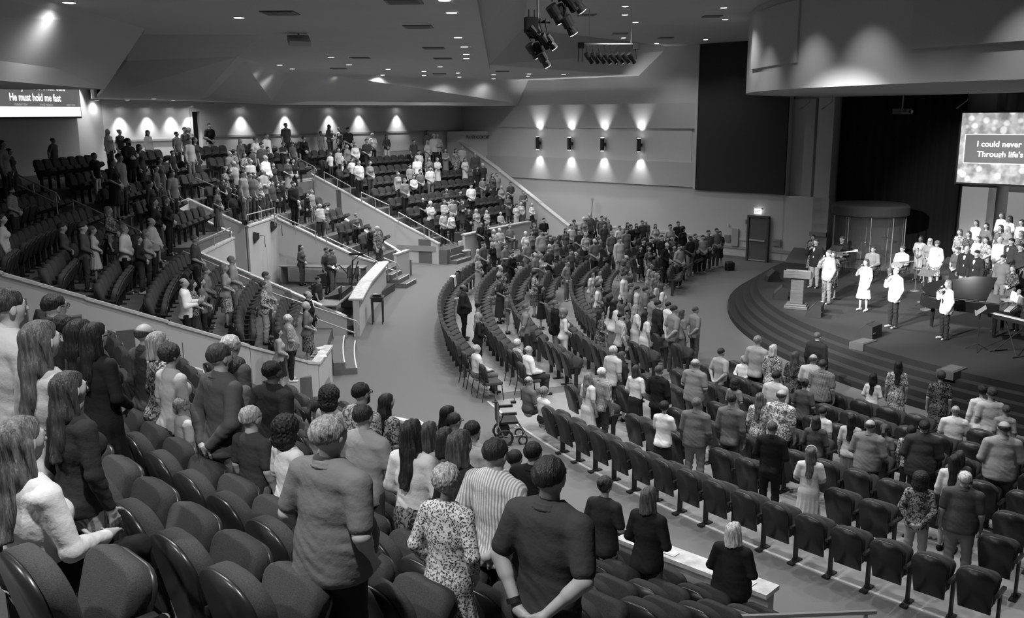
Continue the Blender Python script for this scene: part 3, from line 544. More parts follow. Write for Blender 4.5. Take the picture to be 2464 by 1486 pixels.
b = MB(); b.tube([(.7, 0, .66), (.72, 0, .12)], .02); b.box((.72, 0, .10), (.12, .26, .04)); b.build('pedal_lyre', black_m, t)
t = thing('laptop', 'open laptop with bright screen on the piano end', 'laptop', (13.75, 24.85, ZS + .995), math.radians(-100)); b = MB(); b.box((0, 0, .012), (.36, .25, .02)); b.build('laptop_keyboard', mat('laptop_grey', .5, .4), t); b = MB(); b.box((0, .14, .14), (.36, .012, .24), 0, -.15); b.build('laptop_screen', mat('laptop_glow', .8, emit=.8), t)
t = thing('electric_keyboard', 'electric keyboard on a folding stand at the right picture edge', 'keyboard', (12.85, 22.85, ZS), math.radians(-70)); b = MB(); b.box((0, 0, .92), (1.3, .34, .10)); bevel(b.build('case', black_m, t)); b = MB()
for i in range(44): b.box((-.56 + i * .0262, -.07, .975), (.024, .15, .012))
b.build('keys', white_m, t); b = MB(); b.tube([(-.35, -.15, .02), (.35, .12, .86)], .016, 6); b.tube([(.35, -.15, .02), (-.35, .12, .86)], .016, 6); b.tube([(-.35, -.3, .02), (-.35, .3, .02)], .016, 6); b.tube([(.35, -.3, .02), (.35, .3, .02)], .016, 6); b.build('stand', black_m, t)
music_stand(12.2, 23.25, -2.0, 'black music stand with white pages by the electric keyboard', .35)
# guitars held by the players
def guitar(x, y, z, yaw, lb, tone):
    t = thing('guitar', lb, 'guitar', (x, y, z), yaw); m = mat('guitar_body_%g' % tone, tone, .3)
    b = MB(); o = []
    for i in range(36):
        a = i * math.tau / 36; r = .17 + .035 * math.cos(2 * a) - .015 * math.cos(a); o.append((r * 1.15 * math.cos(a), r * .95 * math.sin(a)))
    V = [(x_, -.02, z_) for x_, z_ in o] + [(x_, .03, z_) for x_, z_ in o]; n = 36
    b.add(V, [tuple(range(n)), tuple(range(2 * n - 1, n - 1, -1))] + [((i + 1) % n, i, n + i, n + (i + 1) % n) for i in range(n)]); bevel(b.build('guitar_body', m, t)); 
    b = MB(); b.box((-.45, .035, .09), (.60, .02, .045), 0); b.build('neck', m if tone > .3 else woodm, t); b = MB(); b.box((-.80, .035, .10), (.16, .02, .09)); b.build('headstock', m, t)
    t.rotation_euler = (0, math.radians(12), yaw); return t
# choir risers with dark rails
for i, (z, u0, u1) in enumerate(((1.15, 34.6, 36.2), (1.4, 36.2, 37.4), (1.65, 37.4, 39.4))):
    pass
# ---------------------------------------------------------------- theatre seats
def dome_outline(w, h, r, zb, n=7):
    """outline in x,z of a rounded-top panel"""
    P = [(-w / 2 * .86, zb), (w / 2 * .86, zb)]
    for i in range(n + 1):
        t = i / n * math.pi / 2; P.append((w / 2 - r + r * math.cos(t), h - r * .8 + r * .8 * math.sin(t)))
    for i in range(n + 1):
        t = math.pi / 2 + i / n * math.pi / 2; P.append((-w / 2 + r + r * math.cos(t), h - r * .8 + r * .8 * math.sin(t)))
    return P
def pillow(outline, y0, y1, lean, inset=.03, steps=3):
    """solid with softly rounded front face (towards +y) from an x,z outline"""
    c = np.array(outline); ctr = c.mean(0); V = []; n = len(c)
    lay = [(y0, 1.0), (y1 - inset, 1.0)] + [(y1 - inset + inset * math.sin(k / steps * math.pi / 2), 1 - .13 * (1 - math.cos(k / steps * math.pi / 2))) for k in range(1, steps + 1)]
    for y, s in lay:
        for x, z in (c - ctr) * s + ctr: V.append((x, y + lean * (.95 - z), z))
    Fc = [tuple(range(n))[::1]] + [tuple(range((len(lay) - 1) * n, len(lay) * n))[::-1]]
    for l in range(len(lay) - 1): Fc += [(l * n + i, (l + 1) * n + i, (l + 1) * n + (i + 1) % n, l * n + (i + 1) % n) for i in range(n)]
    return MB().add(V, Fc)
fab_m = mat('seat_fabric', .05, .95, noise=(160, .45), bump=(420, .5)); shell_m = mat('seat_shell', .018, .32, spec=.5); arm_m = mat('seat_arm', .02, .35); pan_m = mat('seat_pan', .022, .4)
CH = {}
CH['backrest'] = pillow(dome_outline(.50, .955, .20, .42), -.02, .085, .22).mesh('backrest', True)
CH['back_shell'] = pillow(dome_outline(.485, .950, .20, .30), -.050, -.012, .22, .012).mesh('back_shell', True)
_sc = pillow(dome_outline(.47, .44, .12, 0.0, 4), 0, .10, 0, .035)
_a = math.radians(18)   # cushion tipped up: fabric to the back, pan to the front
_v = [(x, .34 + (-(y) * math.cos(_a) + (z - .2) * math.sin(_a)) * 1.0 + .02, .57 + (z - .2) * math.cos(_a) + y * math.sin(_a)) for x, y, z in _sc.v]
CH['seat_cushion'] = MB().add(_v, _sc.f).mesh('seat_cushion', True)
_sp = pillow(dome_outline(.455, .43, .12, 0.01, 4), 0, .035, 0, .012)
_v = [(x, .365 + (y * math.cos(_a) + (z - .2) * math.sin(_a)), .57 + (z - .2) * math.cos(_a) - y * math.sin(_a)) for x, y, z in _sp.v]
CH['seat_pan'] = MB().add(_v, _sp.f).mesh('seat_pan', True)
b = MB(); b.prism([(.255, .02), (.305, .02), (.305, .40), (.255, .40)], [.61, .61, .60, .60], [.65, .65, .64, .64]); CH['armrest'] = b.mesh('armrest')
b = MB(); b.box((.28, .20, .30), (.03, .10, .62)); b.box((.28, .19, .012), (.10, .30, .025)); b.tube([(.28, .2, .05), (.28, .2, .02)], .05, 10); CH['leg'] = b.mesh('leg')
CMAT = dict(backrest=fab_m, back_shell=shell_m, seat_cushion=fab_m, seat_pan=pan_m, armrest=arm_m, leg=black_m)
for k, me in CH.items(): me.materials.append(CMAT[k])
def seat_thing(loc, rz, label, group):
    t = thing('theater_seat', label, 'seat', loc, rz, group)
    for k, me in CH.items():
        o = bpy.data.objects.new(k, me); COL.objects.link(o); o.parent = t
    return t
# simple version for the seats beyond the nearest three hundred
LOWV = []; LOWF = []
def low_seat(loc, rz):
    global LOWV, LOWF
    c, s = math.cos(rz), math.sin(rz)
    for k in ('backrest', 'seat_cushion', 'seat_pan', 'armrest', 'leg'):
        me = LOWM[k]; o = len(LOWV)
        LOWV += [(loc[0] + x * c - y * s, loc[1] + x * s + y * c, loc[2] + z) for x, y, z in me[0]]; LOWF += [tuple(i + o for i in f) for f in me[1]]
def lowp(pm): return (pm.v, pm.f)
_lo = pillow(dome_outline(.50, .955, .20, .34, 3), -.05, .075, .22, .02, 1)
_l2 = pillow(dome_outline(.47, .44, .12, 0.0, 2), 0, .13, 0, .02, 1); _b = math.radians(62); _l2.v = [(x, .33 + (-y * math.cos(_b) + (z - .2) * math.sin(_b)), .50 + (z - .2) * math.cos(_b) + y * math.sin(_b)) for x, y, z in _l2.v]
LOWM = dict(backrest=(_lo.v, _lo.f), seat_cushion=(_l2.v, _l2.f), seat_pan=([], []), armrest=(lambda m: (m.v, m.f))(MB().box((.28, .21, .62), (.05, .38, .04))), leg=(lambda m: (m.v, m.f))(MB().box((.28, .2, .3), (.03, .1, .6))))
SEATS = []   # (x, y, z, yaw, section, row index, index in row)
def row_seats(sec, o, r, a0, a1, z, row, pitch=.585):
    n = int(abs(a1 - a0) / math.degrees(pitch / r)); st = (a1 - a0) / max(n, 1)
    for i in range(n):
        a = a0 + st * (i + .5); p = ring(o, r, a, z)
        if AV[0] * p[0] + AV[1] * p[1] > 41.0 and z > 1: continue
        SEATS.append((p[0], p[1], z, face_yaw(p, o), sec, row, i))
MAIN_L = [27.13, 25.9, 24.75, 23.65, 22.6, 21.6]; MAIN_F = [27.13, 25.9, 24.9, 23.9, 23.0, 22.1, 21.25]
for i, r in enumerate(MAIN_F): row_seats('front block of the main floor', O2, r - .06, 205.0 + .0 * i, 227.9 - .15 * i, 0.012, i)
lend = [195.6, 200.4, 200.4, 200.6, 200.9, 201.0]; lst = [158, 157, 157, 158, 160, 163]
for i, r in enumerate(MAIN_L): row_seats('left block of the main floor', O2, r - .06, lend[i], lst[i], 0.012, i)
for i, r in enumerate([26.9, 25.9, 24.9, 23.9, 22.9, 21.9, 20.9, 19.9, 19.0]): row_seats('far block of the main floor', O2, r - .06, [154.5, 155, 155, 155, 156, 158, 160, 164, 168][i], [143.5, 142.5, 141.5, 141, 141, 141.5, 142.5, 144, 146][i], 0.012, i)
for k in range(9):
    r = ROWS[k]; z = zf(r)
    row_seats('near raised section', O1, NROWS[k], 210.2 + (.6 if k < 3 else 0), 227.6, zf(NROWS[k]), k, .545)
    row_seats('second raised section', O1, r, 185.6, wallP(r) - .4, z - .4, k, .54)
    if k < 5: row_seats('upper seats behind the sound booth', O1, r, 177.9, 184.0, z, k, .57); row_seats('upper seats behind the sound booth', O1, r, 170.4, 173.9, z, k, .57)
    row_seats('middle raised section', O1, r, 163.1, 167.6, z, k, .60)
    if k < 3: row_seats('upper seats behind the far entry', O1, r, 157.9, 161.6, z, k, .60)
    row_seats('far raised section', O1, r, wallE(r) - 1.0, 140.3, z, k, .60)
RN = {0: 'back', 1: 'second', 2: 'third', 3: 'fourth', 4: 'fifth', 5: 'sixth', 6: 'seventh', 7: 'eighth', 8: 'ninth'}
ORD = lambda n: side_word(n, 99)
def visible(x, y, z, m=.06):
    d = np.array([x, y, z]) - CAM; w = d @ np.array(_f)
    if w < .5: return None
    px = F_PX * (d @ np.array(_r)) / w; py = F_PX * (d @ np.array(_u)) / w
    if abs(px) < 1232 + 2464 * m and -743 - 1486 * m < py < 743 + 1486 * m: return (px + 1232, 743 - py, w)
    return None
OCC = []     # seat cells occupied by seated people are skipped nowhere: seats stay, people sit on folded-down ones
vis = [(visible(s[0], s[1], s[2] + .6), s) for s in SEATS]; vis = [v for v in vis if v[0]]
vis.sort(key=lambda v: v[0][2])
def build_seats(skip):
    n = 0; cnt = {}
    chosen = [v for v in vis if not skip(v[1])]
    near = chosen[:300]
    rows = {}
    for v in near: rows.setdefault((v[1][4], v[1][5]), []).append(v)
    for (sec, row), L in rows.items():
        L.sort(key=lambda v: v[0][0])
        where = 'outermost' if row == 0 and 'floor' in sec else RN[row]
        for j, (pv, s) in enumerate(L):
            seat_thing(s[:3], s[3], 'dark seat, %s from left in the %s row, %s' % (ORD(j), where, sec), 'theater seats in rows')
    for pv, s in chosen[300:]: low_seat(s[:3], s[3])
    me = bpy.data.meshes.new('distant_seats'); me.from_pydata(LOWV, [], LOWF); me.polygons.foreach_set('use_smooth', [False] * len(me.polygons)); me.update()
    o = obj('distant_seats', me, fab_m); o['label'] = 'rows of dark upholstered seats in the far raised sections and far floor blocks'; o['category'] = 'seats'; o['kind'] = 'stuff'
    print('SEATS', len(chosen), len(near))
# ---------------------------------------------------------------- smooth solid modelling (signed distance -> mesh)
BIG = 1.0
class Field:
    """A set of rounded cones and ellipsoids blended into one continuous surface."""
    def __init__(s, vox, lo, hi):
        s.v = vox; s.lo = np.array(lo, float) - 3 * vox
        s.n = (np.ceil((np.array(hi, float) - s.lo) / vox).astype(int) + 4)
        s.D = np.full(s.n, BIG, np.float32)
    def _sub(s, a, b):
        i0 = np.clip(np.floor((a - s.lo) / s.v).astype(int), 0, s.n - 1)
        i1 = np.clip(np.ceil((b - s.lo) / s.v).astype(int) + 1, 1, s.n)
        g = [s.lo[k] + s.v * np.arange(i0[k], i1[k]) for k in range(3)]
        return tuple(slice(i0[k], i1[k]) for k in range(3)), g[0][:, None, None], g[1][None, :, None], g[2][None, None, :]
    def _put(s, sl, d, k, neg=False):
        A = s.D[sl]
        if neg:
            s.D[sl] = np.maximum(A, -d); return
        if k <= 0:
            s.D[sl] = np.minimum(A, d); return
        h = np.clip(.5 + .5 * (A - d) / k, 0, 1)
        s.D[sl] = A + (d - A) * h - k * h * (1 - h)
    def cone(s, a, b, ra, rb, k=.02, sx=1, sy=1, neg=False):
        """rounded cone a->b; sx, sy squash it about its axis."""
        ra = max(ra, s.v * .9); rb = max(rb, s.v * .9)
        a = np.array(a, float); b = np.array(b, float); m = max(ra, rb) * max(1, sx, sy) + k + 3 * s.v
        sl, X, Y, Z = s._sub(np.minimum(a, b) - m, np.maximum(a, b) + m)
        ab = b - a; L2 = max(float(ab @ ab), 1e-9)
        t = np.clip(((X - a[0]) * ab[0] + (Y - a[1]) * ab[1] + (Z - a[2]) * ab[2]) / L2, 0, 1)
        dx = (X - a[0] - t * ab[0]) / sx; dy = (Y - a[1] - t * ab[1]) / sy; dz = Z - a[2] - t * ab[2]
        d = np.sqrt(dx * dx + dy * dy + dz * dz) - (ra + (rb - ra) * t)
        s._put(sl, d.astype(np.float32) * min(1, sx, sy), k, neg)
    def ell(s, c, r, k=.02, neg=False):
        c = np.array(c, float); r = np.maximum(np.array(r, float), s.v * .8); m = r + k + 3 * s.v
        sl, X, Y, Z = s._sub(c - m, c + m)
        q = np.sqrt(((X - c[0]) / r[0]) ** 2 + ((Y - c[1]) / r[1]) ** 2 + ((Z - c[2]) / r[2]) ** 2)
        s._put(sl, ((q - 1) * r.min()).astype(np.float32), k, neg)
    def grid(s):
        g = [s.lo[k] + s.v * np.arange(s.n[k]) for k in range(3)]
        return g[0][:, None, None], g[1][None, :, None], g[2][None, None, :]
    def cut(s, n, c):
        """keep only n.p < c"""
        X, Y, Z = s.grid(); n = np.array(n, float); n /= np.linalg.norm(n)
        s.D = np.maximum(s.D, (n[0] * X + n[1] * Y + n[2] * Z - c).astype(np.float32))
    def noise(s, f):
        X, Y, Z = s.grid(); m = np.abs(s.D) < 4 * s.v
        s.D = np.where(m, s.D + f(X, Y, Z).astype(np.float32), s.D).astype(np.float32)
    def mesh(s, name):
        D = s.D; D[0] = D[-1] = BIG; D[:, 0] = D[:, -1] = BIG; D[:, :, 0] = D[:, :, -1] = BIG
        I = D < 0; c = I[:-1, :-1, :-1].astype(np.int8) * 0
        for i in (0, 1):
            for j in (0, 1):
                for k in (0, 1):
                    c = c + I[i:I.shape[0] - 1 + i, j:I.shape[1] - 1 + j, k:I.shape[2] - 1 + k]
        act = np.argwhere((c > 0) & (c < 8))
        idx = np.full(c.shape, -1, np.int32); idx[act[:, 0], act[:, 1], act[:, 2]] = np.arange(len(act))
        P = np.zeros((len(act), 3)); W = np.zeros(len(act))
        cs = [(i, j, k) for i in (0, 1) for j in (0, 1) for k in (0, 1)]
        val = {q: D[act[:, 0] + q[0], act[:, 1] + q[1], act[:, 2] + q[2]].astype(float) for q in cs}
        for q in cs:
            for ax in range(3):
                if q[ax]: continue
                q2 = list(q); q2[ax] = 1; q2 = tuple(q2)
                a, b = val[q], val[q2]; m = (a < 0) != (b < 0)
                t = np.where(m, a / np.where(m, a - b, 1), 0)
                pt = np.tile(np.array(q, float), (len(act), 1)); pt[:, ax] += t
                P[m] += pt[m]; W[m] += 1
        P = (act + P / W[:, None]) * s.v + s.lo
        Q = []
        for ax in range(3):
            u, w = [(1, 2), (2, 0), (0, 1)][ax]
            sl0 = [slice(None)] * 3; sl1 = [slice(None)] * 3; sl0[ax] = slice(0, -1); sl1[ax] = slice(1, None)
            A, B = I[tuple(sl0)], I[tuple(sl1)]
            e = np.argwhere(A != B); e = e[(e[:, u] > 0) & (e[:, w] > 0)]
            if not len(e): continue
            ins = A[e[:, 0], e[:, 1], e[:, 2]]
            def g(du, dw):
                f = e.copy(); f[:, u] -= du; f[:, w] -= dw
                return idx[f[:, 0], f[:, 1], f[:, 2]]
            q = np.stack([g(1, 1), g(0, 1), g(0, 0), g(1, 0)], 1)
            q[~ins] = q[~ins][:, ::-1]
            Q.append(q)
        Q = np.concatenate(Q); Q = Q[(Q >= 0).all(1)]
        return raw_mesh(name, P, Q)

def raw_mesh(name, P, Q, smooth=True):
    me = bpy.data.meshes.new(name); P = np.asarray(P, np.float32); Q = np.asarray(Q, np.int32)
    me.vertices.add(len(P)); me.vertices.foreach_set('co', P.ravel())
    me.loops.add(Q.size); me.loops.foreach_set('vertex_index', Q.ravel())
    me.polygons.add(len(Q)); me.polygons.foreach_set('loop_start', np.arange(0, Q.size, Q.shape[1], dtype=np.int32))
    me.polygons.foreach_set('use_smooth', np.full(len(Q), smooth)); me.update(calc_edges=True)
    return me
# ---------------------------------------------------------------- people: body, clothing and hair parts
# Local frame: x to the person's right hand is +x, facing +y, feet at z = 0, stature 1.78.
ARMS = {  # right arm: shoulder, elbow, wrist, hand direction, palm normal, curl (left arm mirrored unless given)
 '0': [((.235, -.03, 1.15), (.245, .05, .90), (.0, .25, -1), (-1, 0, 0), .35)],
 '1': [((.255, -.02, 1.17), (.095, .195, 1.02), (-.85, .25, -.45), (0, -1, .1), .55)],
 '2': [((.262, -.09, 1.18), (.085, -.205, .97), (-.8, -.1, -.55), (0, 1, .1), .5)],
 '3': [((.235, .05, 1.19), (-.05, .205, 1.22), (-1, -.1, .15), (0, -1, 0), .5)],
 '4': [((.265, .09, 1.21), (.12, .215, 1.40), (-.62, .05, .75), (-.5, -.6, -.3), 1.0), ((-.235, -.03, 1.15), (-.225, .08, .91), (0, .3, -1), (1, 0, 0), .5)],
 '5': [((.25, .03, 1.16), (.12, .30, 1.09), (-.6, .8, -.1), (0, 0, -1), .4)],   # seated, hands in the lap
 '6': [((.265, .02, 1.17), (.20, .28, 1.20), (.1, .8, .4), (-.6, 0, .8), .35)],  # open hands held up in front
 '7': [((.26, -.07, 1.17), (.205, .05, .97), (-.1, .5, -.8), (-1, 0, 0), .6)],   # hand in pocket
}
SEAT_DZ = -.46
def U3(v):
    v = np.array(v, float); return v / np.linalg.norm(v)
def hand(F, w, d, n, curl, side, fine):
    d = U3(d); n = np.array(n, float); n = U3(n - d * (n @ d)); l = np.cross(d, n) * side
    w = np.array(w, float)
    pc = w + d * .055
    F.cone(w, w + d * .03, .026, .028, .02); 
    for o in (-.025, 0, .025):
        F.cone(w + d * .02 + l * o * .6, w + d * .085 + l * o, .016, .014, .012)
    for i, (o, L, r) in enumerate([(-.036, .062, .0078), (-.012, .075, .0088), (.012, .080, .0090), (.036, .072, .0086)]):
        p = w + d * .088 + l * o; dd = d.copy()
        for sgm, f in enumerate((.42, .33, .25)):
            a = curl * (.6 + .5 * sgm); dd = U3(dd * math.cos(a) + n * math.sin(a)); q = p + dd * L * f
            F.cone(p, q, r, r * .93, .004); p = q
    p = w + d * .025 + l * .03; dd = U3(d * .6 + l * .75 + n * .25)
    for f in (.038, .032, .026):
        q = p + dd * f; F.cone(p, q, .0125, .0095, .006); p = q; dd = U3(dd + d * .35 + n * .3)

def jts(pose):
    A = ARMS[pose]; R = A[0]
    if len(A) > 1: Lh = A[1]
    else:
        m = lambda v: (-v[0], v[1], v[2]); Lh = (m(R[0]), m(R[1]), m(R[2]), m(R[3]), R[4])
    if pose == '3': Lh = ((-.235, .05, 1.17), (.03, .235, 1.15), (1, -.1, .15), (0, -1, 0), .5)
    if pose == '1': Lh = ((-.255, -.02, 1.17), (-.085, .215, .99), (.85, .15, -.4), (0, -1, .1), .6)
    if pose == '2': Lh = ((-.262, -.09, 1.18), (-.085, -.18, .945), (.85, -.1, -.4), (0, 1, .1), .55)
    return R, Lh
def shw(sex): return .188 if sex == 'm' else .160
def arm_k(sex): return 1.0 if sex == 'm' else .82
def arms(F, sex, pose, off, upto, k=.03, hands=True, fine=True):
    """upto: 0..2 along upper arm (0-1) and forearm (1-2)"""
    a = arm_k(sex)
    for sd, (el, wr, hd, hn, cu) in zip((1, -1), jts(pose)):
        sh = np.array([sd * shw(sex), -.01, 1.425]); el = np.array(el); wr = np.array(wr); 
        el = el * [1 if sex == 'm' else .93, 1, 1]
        if pose in '07': wr = wr * [1 if sex == 'm' else .93, 1, 1]
        F.cone(sh, sh + (el - sh) * min(1, upto), .058 * a + off, (.058 - .014 * min(1, upto)) * a + off, k)
        if upto > 1:
            f = upto - 1
            F.cone(el, el + (wr - el) * min(f * .5 + 0, .35), .043 * a + off, .041 * a + off, .02)
            F.cone(el, el + (wr - el) * f, .042 * a + off, (.042 - .015 * f) * a + off, .02)
        if hands: hand(F, wr, hd, hn, cu, sd, fine)
def torso(F, sex, off, fat=0, k=.05, lowz=.86):
    if sex == 'm':
        F.cone((0, -.005, 1.40), (0, .005, 1.26), .130 + off, .138 + off, k, sx=1.28, sy=.86)
        F.cone((0, .005, 1.26), (0, .0 + .02 * fat, 1.06), .136 + off, .126 + off + .045 * fat, k, sx=1.14, sy=.88 + .22 * fat)
        F.cone((0, .0 + .02 * fat, 1.06), (0, -.01, lowz + .08), .128 + off + .045 * fat, .138 + off + .03 * fat, k, sx=1.16, sy=.88 + .15 * fat)
        for sd in (-1, 1): F.cone((sd * .04, -.015, 1.475), (sd * .165, -.012, 1.432), .048 + off, .050 + off, k)
        F.cone((0, -.02, 1.44), (0, -.005, 1.52), .080 + off, .056 + off, .03)
    else:
        F.cone((0, -.005, 1.39), (0, .0, 1.27), .112 + off, .120 + off, k, sx=1.28, sy=.84)
        F.cone((0, 0, 1.27), (0, 0, 1.10), .118 + off, .105 + off + .04 * fat, k, sx=1.16, sy=.88 + .2 * fat)
        F.cone((0, 0, 1.10), (0, -.012, lowz + .08), .108 + off + .04 * fat, .142 + off + .03 * fat, k, sx=1.20, sy=.88 + .1 * fat)
        for sd in (-1, 1): F.cone((sd * .03, -.015, 1.465), (sd * .138, -.012, 1.425), .040 + off, .043 + off, k)
        for sd in (-1, 1): F.ell((sd * .068, .095, 1.29), (.062 + off, .05 + off, .062 + off), .04)
        F.cone((0, -.02, 1.43), (0, -.005, 1.51), .068 + off, .048 + off, .03)
def legs(F, sex, off, seated=False, upto=2.0, flare=0, fat=0):
    t = 1.0 if sex == 'm' else .97
    for sd in (-1, 1):
        if seated:
            hp = np.array((sd * .095, .02, .53)); kn = np.array((sd * .13, .46, .50)); an = np.array((sd * .13, .44, .09))
        else:
            hp = np.array((sd * .088, -.008, .92)); kn = np.array((sd * .105, .012, .50)); an = np.array((sd * .115, -.015, .09))
        F.cone(hp, kn, .088 * t + off + .012 * fat, .058 * t + off + flare * .3, .035)
        if upto > 1:
            an2 = kn + (an - kn) * (upto - 1)
            mid = kn + (an - kn) * .3 + np.array((0, -.015, 0))
            F.cone(kn, mid, .055 * t + off + flare * .3, .056 * t + off + flare * .5, .02)
            F.cone(mid, an2, .056 * t + off + flare * .5, .036 * t + off + flare, .02)
    if seated: F.cone((0, -.02, .56), (0, .06, .53), .13 + off, .12 + off, .05, sx=1.3)
    else: F.cone((0, -.012, .98), (0, -.012, .90), .128 + off + .02 * fat, .118 + off + .02 * fat, .05, sx=1.22, sy=.95)
def head(F, sex):
    F.cone((0, -.02, 1.47), (0, .005, 1.60), .056 if sex == 'm' else .046, .052 if sex == 'm' else .044, .03)
    F.ell((0, -.008, 1.685), (.077, .096, .092), .02)
    F.cone((0, .035, 1.64), (0, .052, 1.592), .060, .036, .03)
    F.ell((0, .045, 1.645), (.058, .045, .06), .02)
    F.cone((0, .094, 1.672), (0, .113, 1.640), .0085, .0135, .010)
    F.ell((0, .092, 1.610), (.024, .012, .010), .008)
    F.cone((-.035, .080, 1.690), (.035, .080, 1.690), .012, .012, .015)
    for sd in (-1, 1):
        F.ell((sd * .078, .0, 1.655), (.010, .020, .032), .008)
        F.ell((sd * .031, .098, 1.668), (.014, .012, .009), neg=True)
        F.ell((sd * .031, .083, 1.668), (.014, .014, .012), .004)
BOX = dict(lo=(-.42, -.42, -.02), hi=(.42, .55, 1.86))
def sit(me):
    """lower everything above the hips for a seated figure (already modelled 0.46 too high)"""
    n = len(me.vertices); a = np.empty(n * 3, np.float32); me.vertices.foreach_get('co', a); a = a.reshape(-1, 3)
    a[:, 2] += SEAT_DZ; me.vertices.foreach_set('co', a.ravel()); me.update(); return me
PC = {}
def part_mesh(kind, sex, pose, lod, **o):
    key = (kind, sex, pose, lod) + tuple(sorted(o.items()))
    if key in PC: return PC[key]
    v = (.0075, .0125, .019, .026)[lod]; seated = pose == '5'; fat = o.get('fat', 0)
    if kind == 'body':
        F = Field(v, (-.36, -.30, -.02 if not seated else .4), (.36, .42, 1.82))
        torso(F, sex, -.012, fat); arms(F, sex, pose, 0, 2); head(F, sex)
        if not seated: legs(F, sex, -.006); 
        if not seated:
            for sd in (-1, 1): F.cone((sd * .115, -.03, .05), (sd * .13, .13, .035), .036, .03, .03)
        m = F.mesh('body')
        if seated:
            sit(m)
            G = Field(v, (-.30, -.25, -.02), (.30, .62, .75)); legs(G, sex, -.006, True)
            for sd in (-1, 1): G.cone((sd * .13, .43, .05), (sd * .135, .58, .035), .036, .03, .03)
            m2 = G.mesh('legs'); m = join_raw('body', [m, m2])
    elif kind == 'top':
        sl = o['sl']; off = .014 if sl in 'sl' else .024
        hem = o.get('hem', .86)
        F = Field(v, (-.38, -.32, .60), (.38, .42, 1.62))
        torso(F, sex, off, fat)
        if hem < .95:
            for sd in (-1, 1): F.ell((sd * .062, -.10, .90), (.085 + off, .074 + off, .085 + off), .04)
            F.cone((0, -.005 + .012 * fat, 1.0), (0, -.012, .88), .124 + off + .035 * fat, .132 + off + .03 * fat, .04, sx=1.2, sy=.92 + .12 * fat)
        if sl == 'j' or hem < .84: F.cone((0, -.01, 1.0), (0, -.012, .84), .135 + off + .03 * fat, .142 + off + .03 * fat, .05, sx=1.18, sy=.92)
        if sl != 'n': arms(F, sex, pose, off + .001 if sl != 's' else off + .005, .78 if sl == 's' else 1.93, hands=False)
        F.cut((0, 0, -1), -(hem - (.06 if sl == 'j' else 0)))
        F.cone((0, .005, 1.50), (0, .03, 1.64), .060, .085, 0, neg=True)
        if sl == 'n': F.cut((0, 0, 1), 1.47)
        A = .0026
        F.noise(lambda X, Y, Z: A * (.6 * np.sin(X * 23 + Z * 31 + 2 * np.sin(Z * 17)) * np.cos(Y * 19 - Z * 27) + .8 * np.sin(Z * 78 + X * 34 + Y * 25 + 2 * np.sin(X * 21)) * (.35 + .65 * (Z < 1.12)) * np.cos(X * 13 + Z * 9)))
        m = F.mesh('top')
        if seated: sit(m)
    elif kind == 'trousers':
        F = Field(v, (-.32, -.30, -.02), (.32, .64, 1.12)); up = o.get('up', 1.97); fl = o.get('flare', .008)
        legs(F, sex, .008, seated, up, fl, fat)
        if not seated:
            F.cone((0, -.005 + .012 * fat, 1.02), (0, -.012, .92), .118 + .035 * fat, .122 + .03 * fat, .04, sx=1.2, sy=.9 + .12 * fat)
            F.cut((0, 0, 1), 1.05)
            if up < 1.6: F.cut((0, 0, -1), -.42)
            else: F.cut((0, 0, -1), -.035)
            for sd in (-1, 1): F.ell((sd * .062, -.10, .90), (.085, .07, .085), .04)
        else: F.cut((0, 0, 1), .72)
        A = .005
        F.noise(lambda X, Y, Z: A * np.sin(Z * 60 + X * 20 + 3 * np.sin(Y * 30)) * np.exp(-((Z - .5) / .16) ** 2) + A * .8 * np.sin(Z * 75 + Y * 30) * (Z < .22))
        m = F.mesh('trousers')
    elif kind == 'skirt':
        hem = o.get('hem', .35); top = o.get('top', 1.10); w = o.get('w', .26)
        F = Field(v, (-.40, -.36, hem - .06), (.40, .36, 1.22))
        t0 = .112; F.cone((0, -.0, top), (0, -.012, .93), t0, .150, .04, sx=1.18, sy=.9)
        F.cone((0, -.012, .93), (0, 0, hem), .150, w * .86, .05, sx=1.12, sy=.92)
        F.cut((0, 0, 1), top + .02); F.cut((0, 0, -1), -hem)
        n = o.get('pl', 14)
        F.noise(lambda X, Y, Z: .009 * np.sin(n * np.arctan2(Y, X) + 1.5 * np.sin(Z * 6)) * np.clip((1.0 - Z) * 1.8, 0, 1))
        m = F.mesh('skirt')
    elif kind == 'shoe':
        F = Field(min(v, .014), (-.06, -.10, -.01), (.07, .20, .13))
        F.cone((0, -.035, .045), (.005, .12, .034), .042, .036, .02, sx=.95); F.cone((0, -.03, .05), (0, -.03, .085), .040, .034, .02)
        F.cut((0, 0, -1), 0.0); F.cut((0, 0, 1), .10); m = F.mesh('shoe')
    elif kind == 'mane':
        m = hair_mesh(o['h'], v, sex)
        if seated: sit(m)
    elif kind == 'eyes':
        F = Field(.004, (-.06, .05, 1.63), (.06, .13, 1.72))
        for sd in (-1, 1):
            F.ell((sd * .031, .092, 1.668), (.011, .008, .006), 0); F.cone((sd * .018, .103, 1.690), (sd * .046, .094, 1.690), .004, .003, 0)
        m = F.mesh('eyes')
        if seated: sit(m)
    elif kind == 'glasses':
        m = glasses_mesh()
        if seated: sit(m)
    elif kind == 'shirt_front':
        F = Field(min(v, .014), (-.09, .02, 1.0), (.09, .20, 1.54))
        F.cone((0, .088 if sex == 'm' else .095, 1.42), (0, .115 + .03 * fat, 1.10), .060, .034, .01, sx=.85); F.cone((0, .0, 1.50), (0, .02, 1.53), .062, .058, .02)
        F.cut((0, 0, 1), 1.53); m = F.mesh('shirt_front')
        if seated: sit(m)
    elif kind == 'collar':
        F = Field(min(v, .010), (-.13, -.14, 1.42), (.13, .14, 1.60))
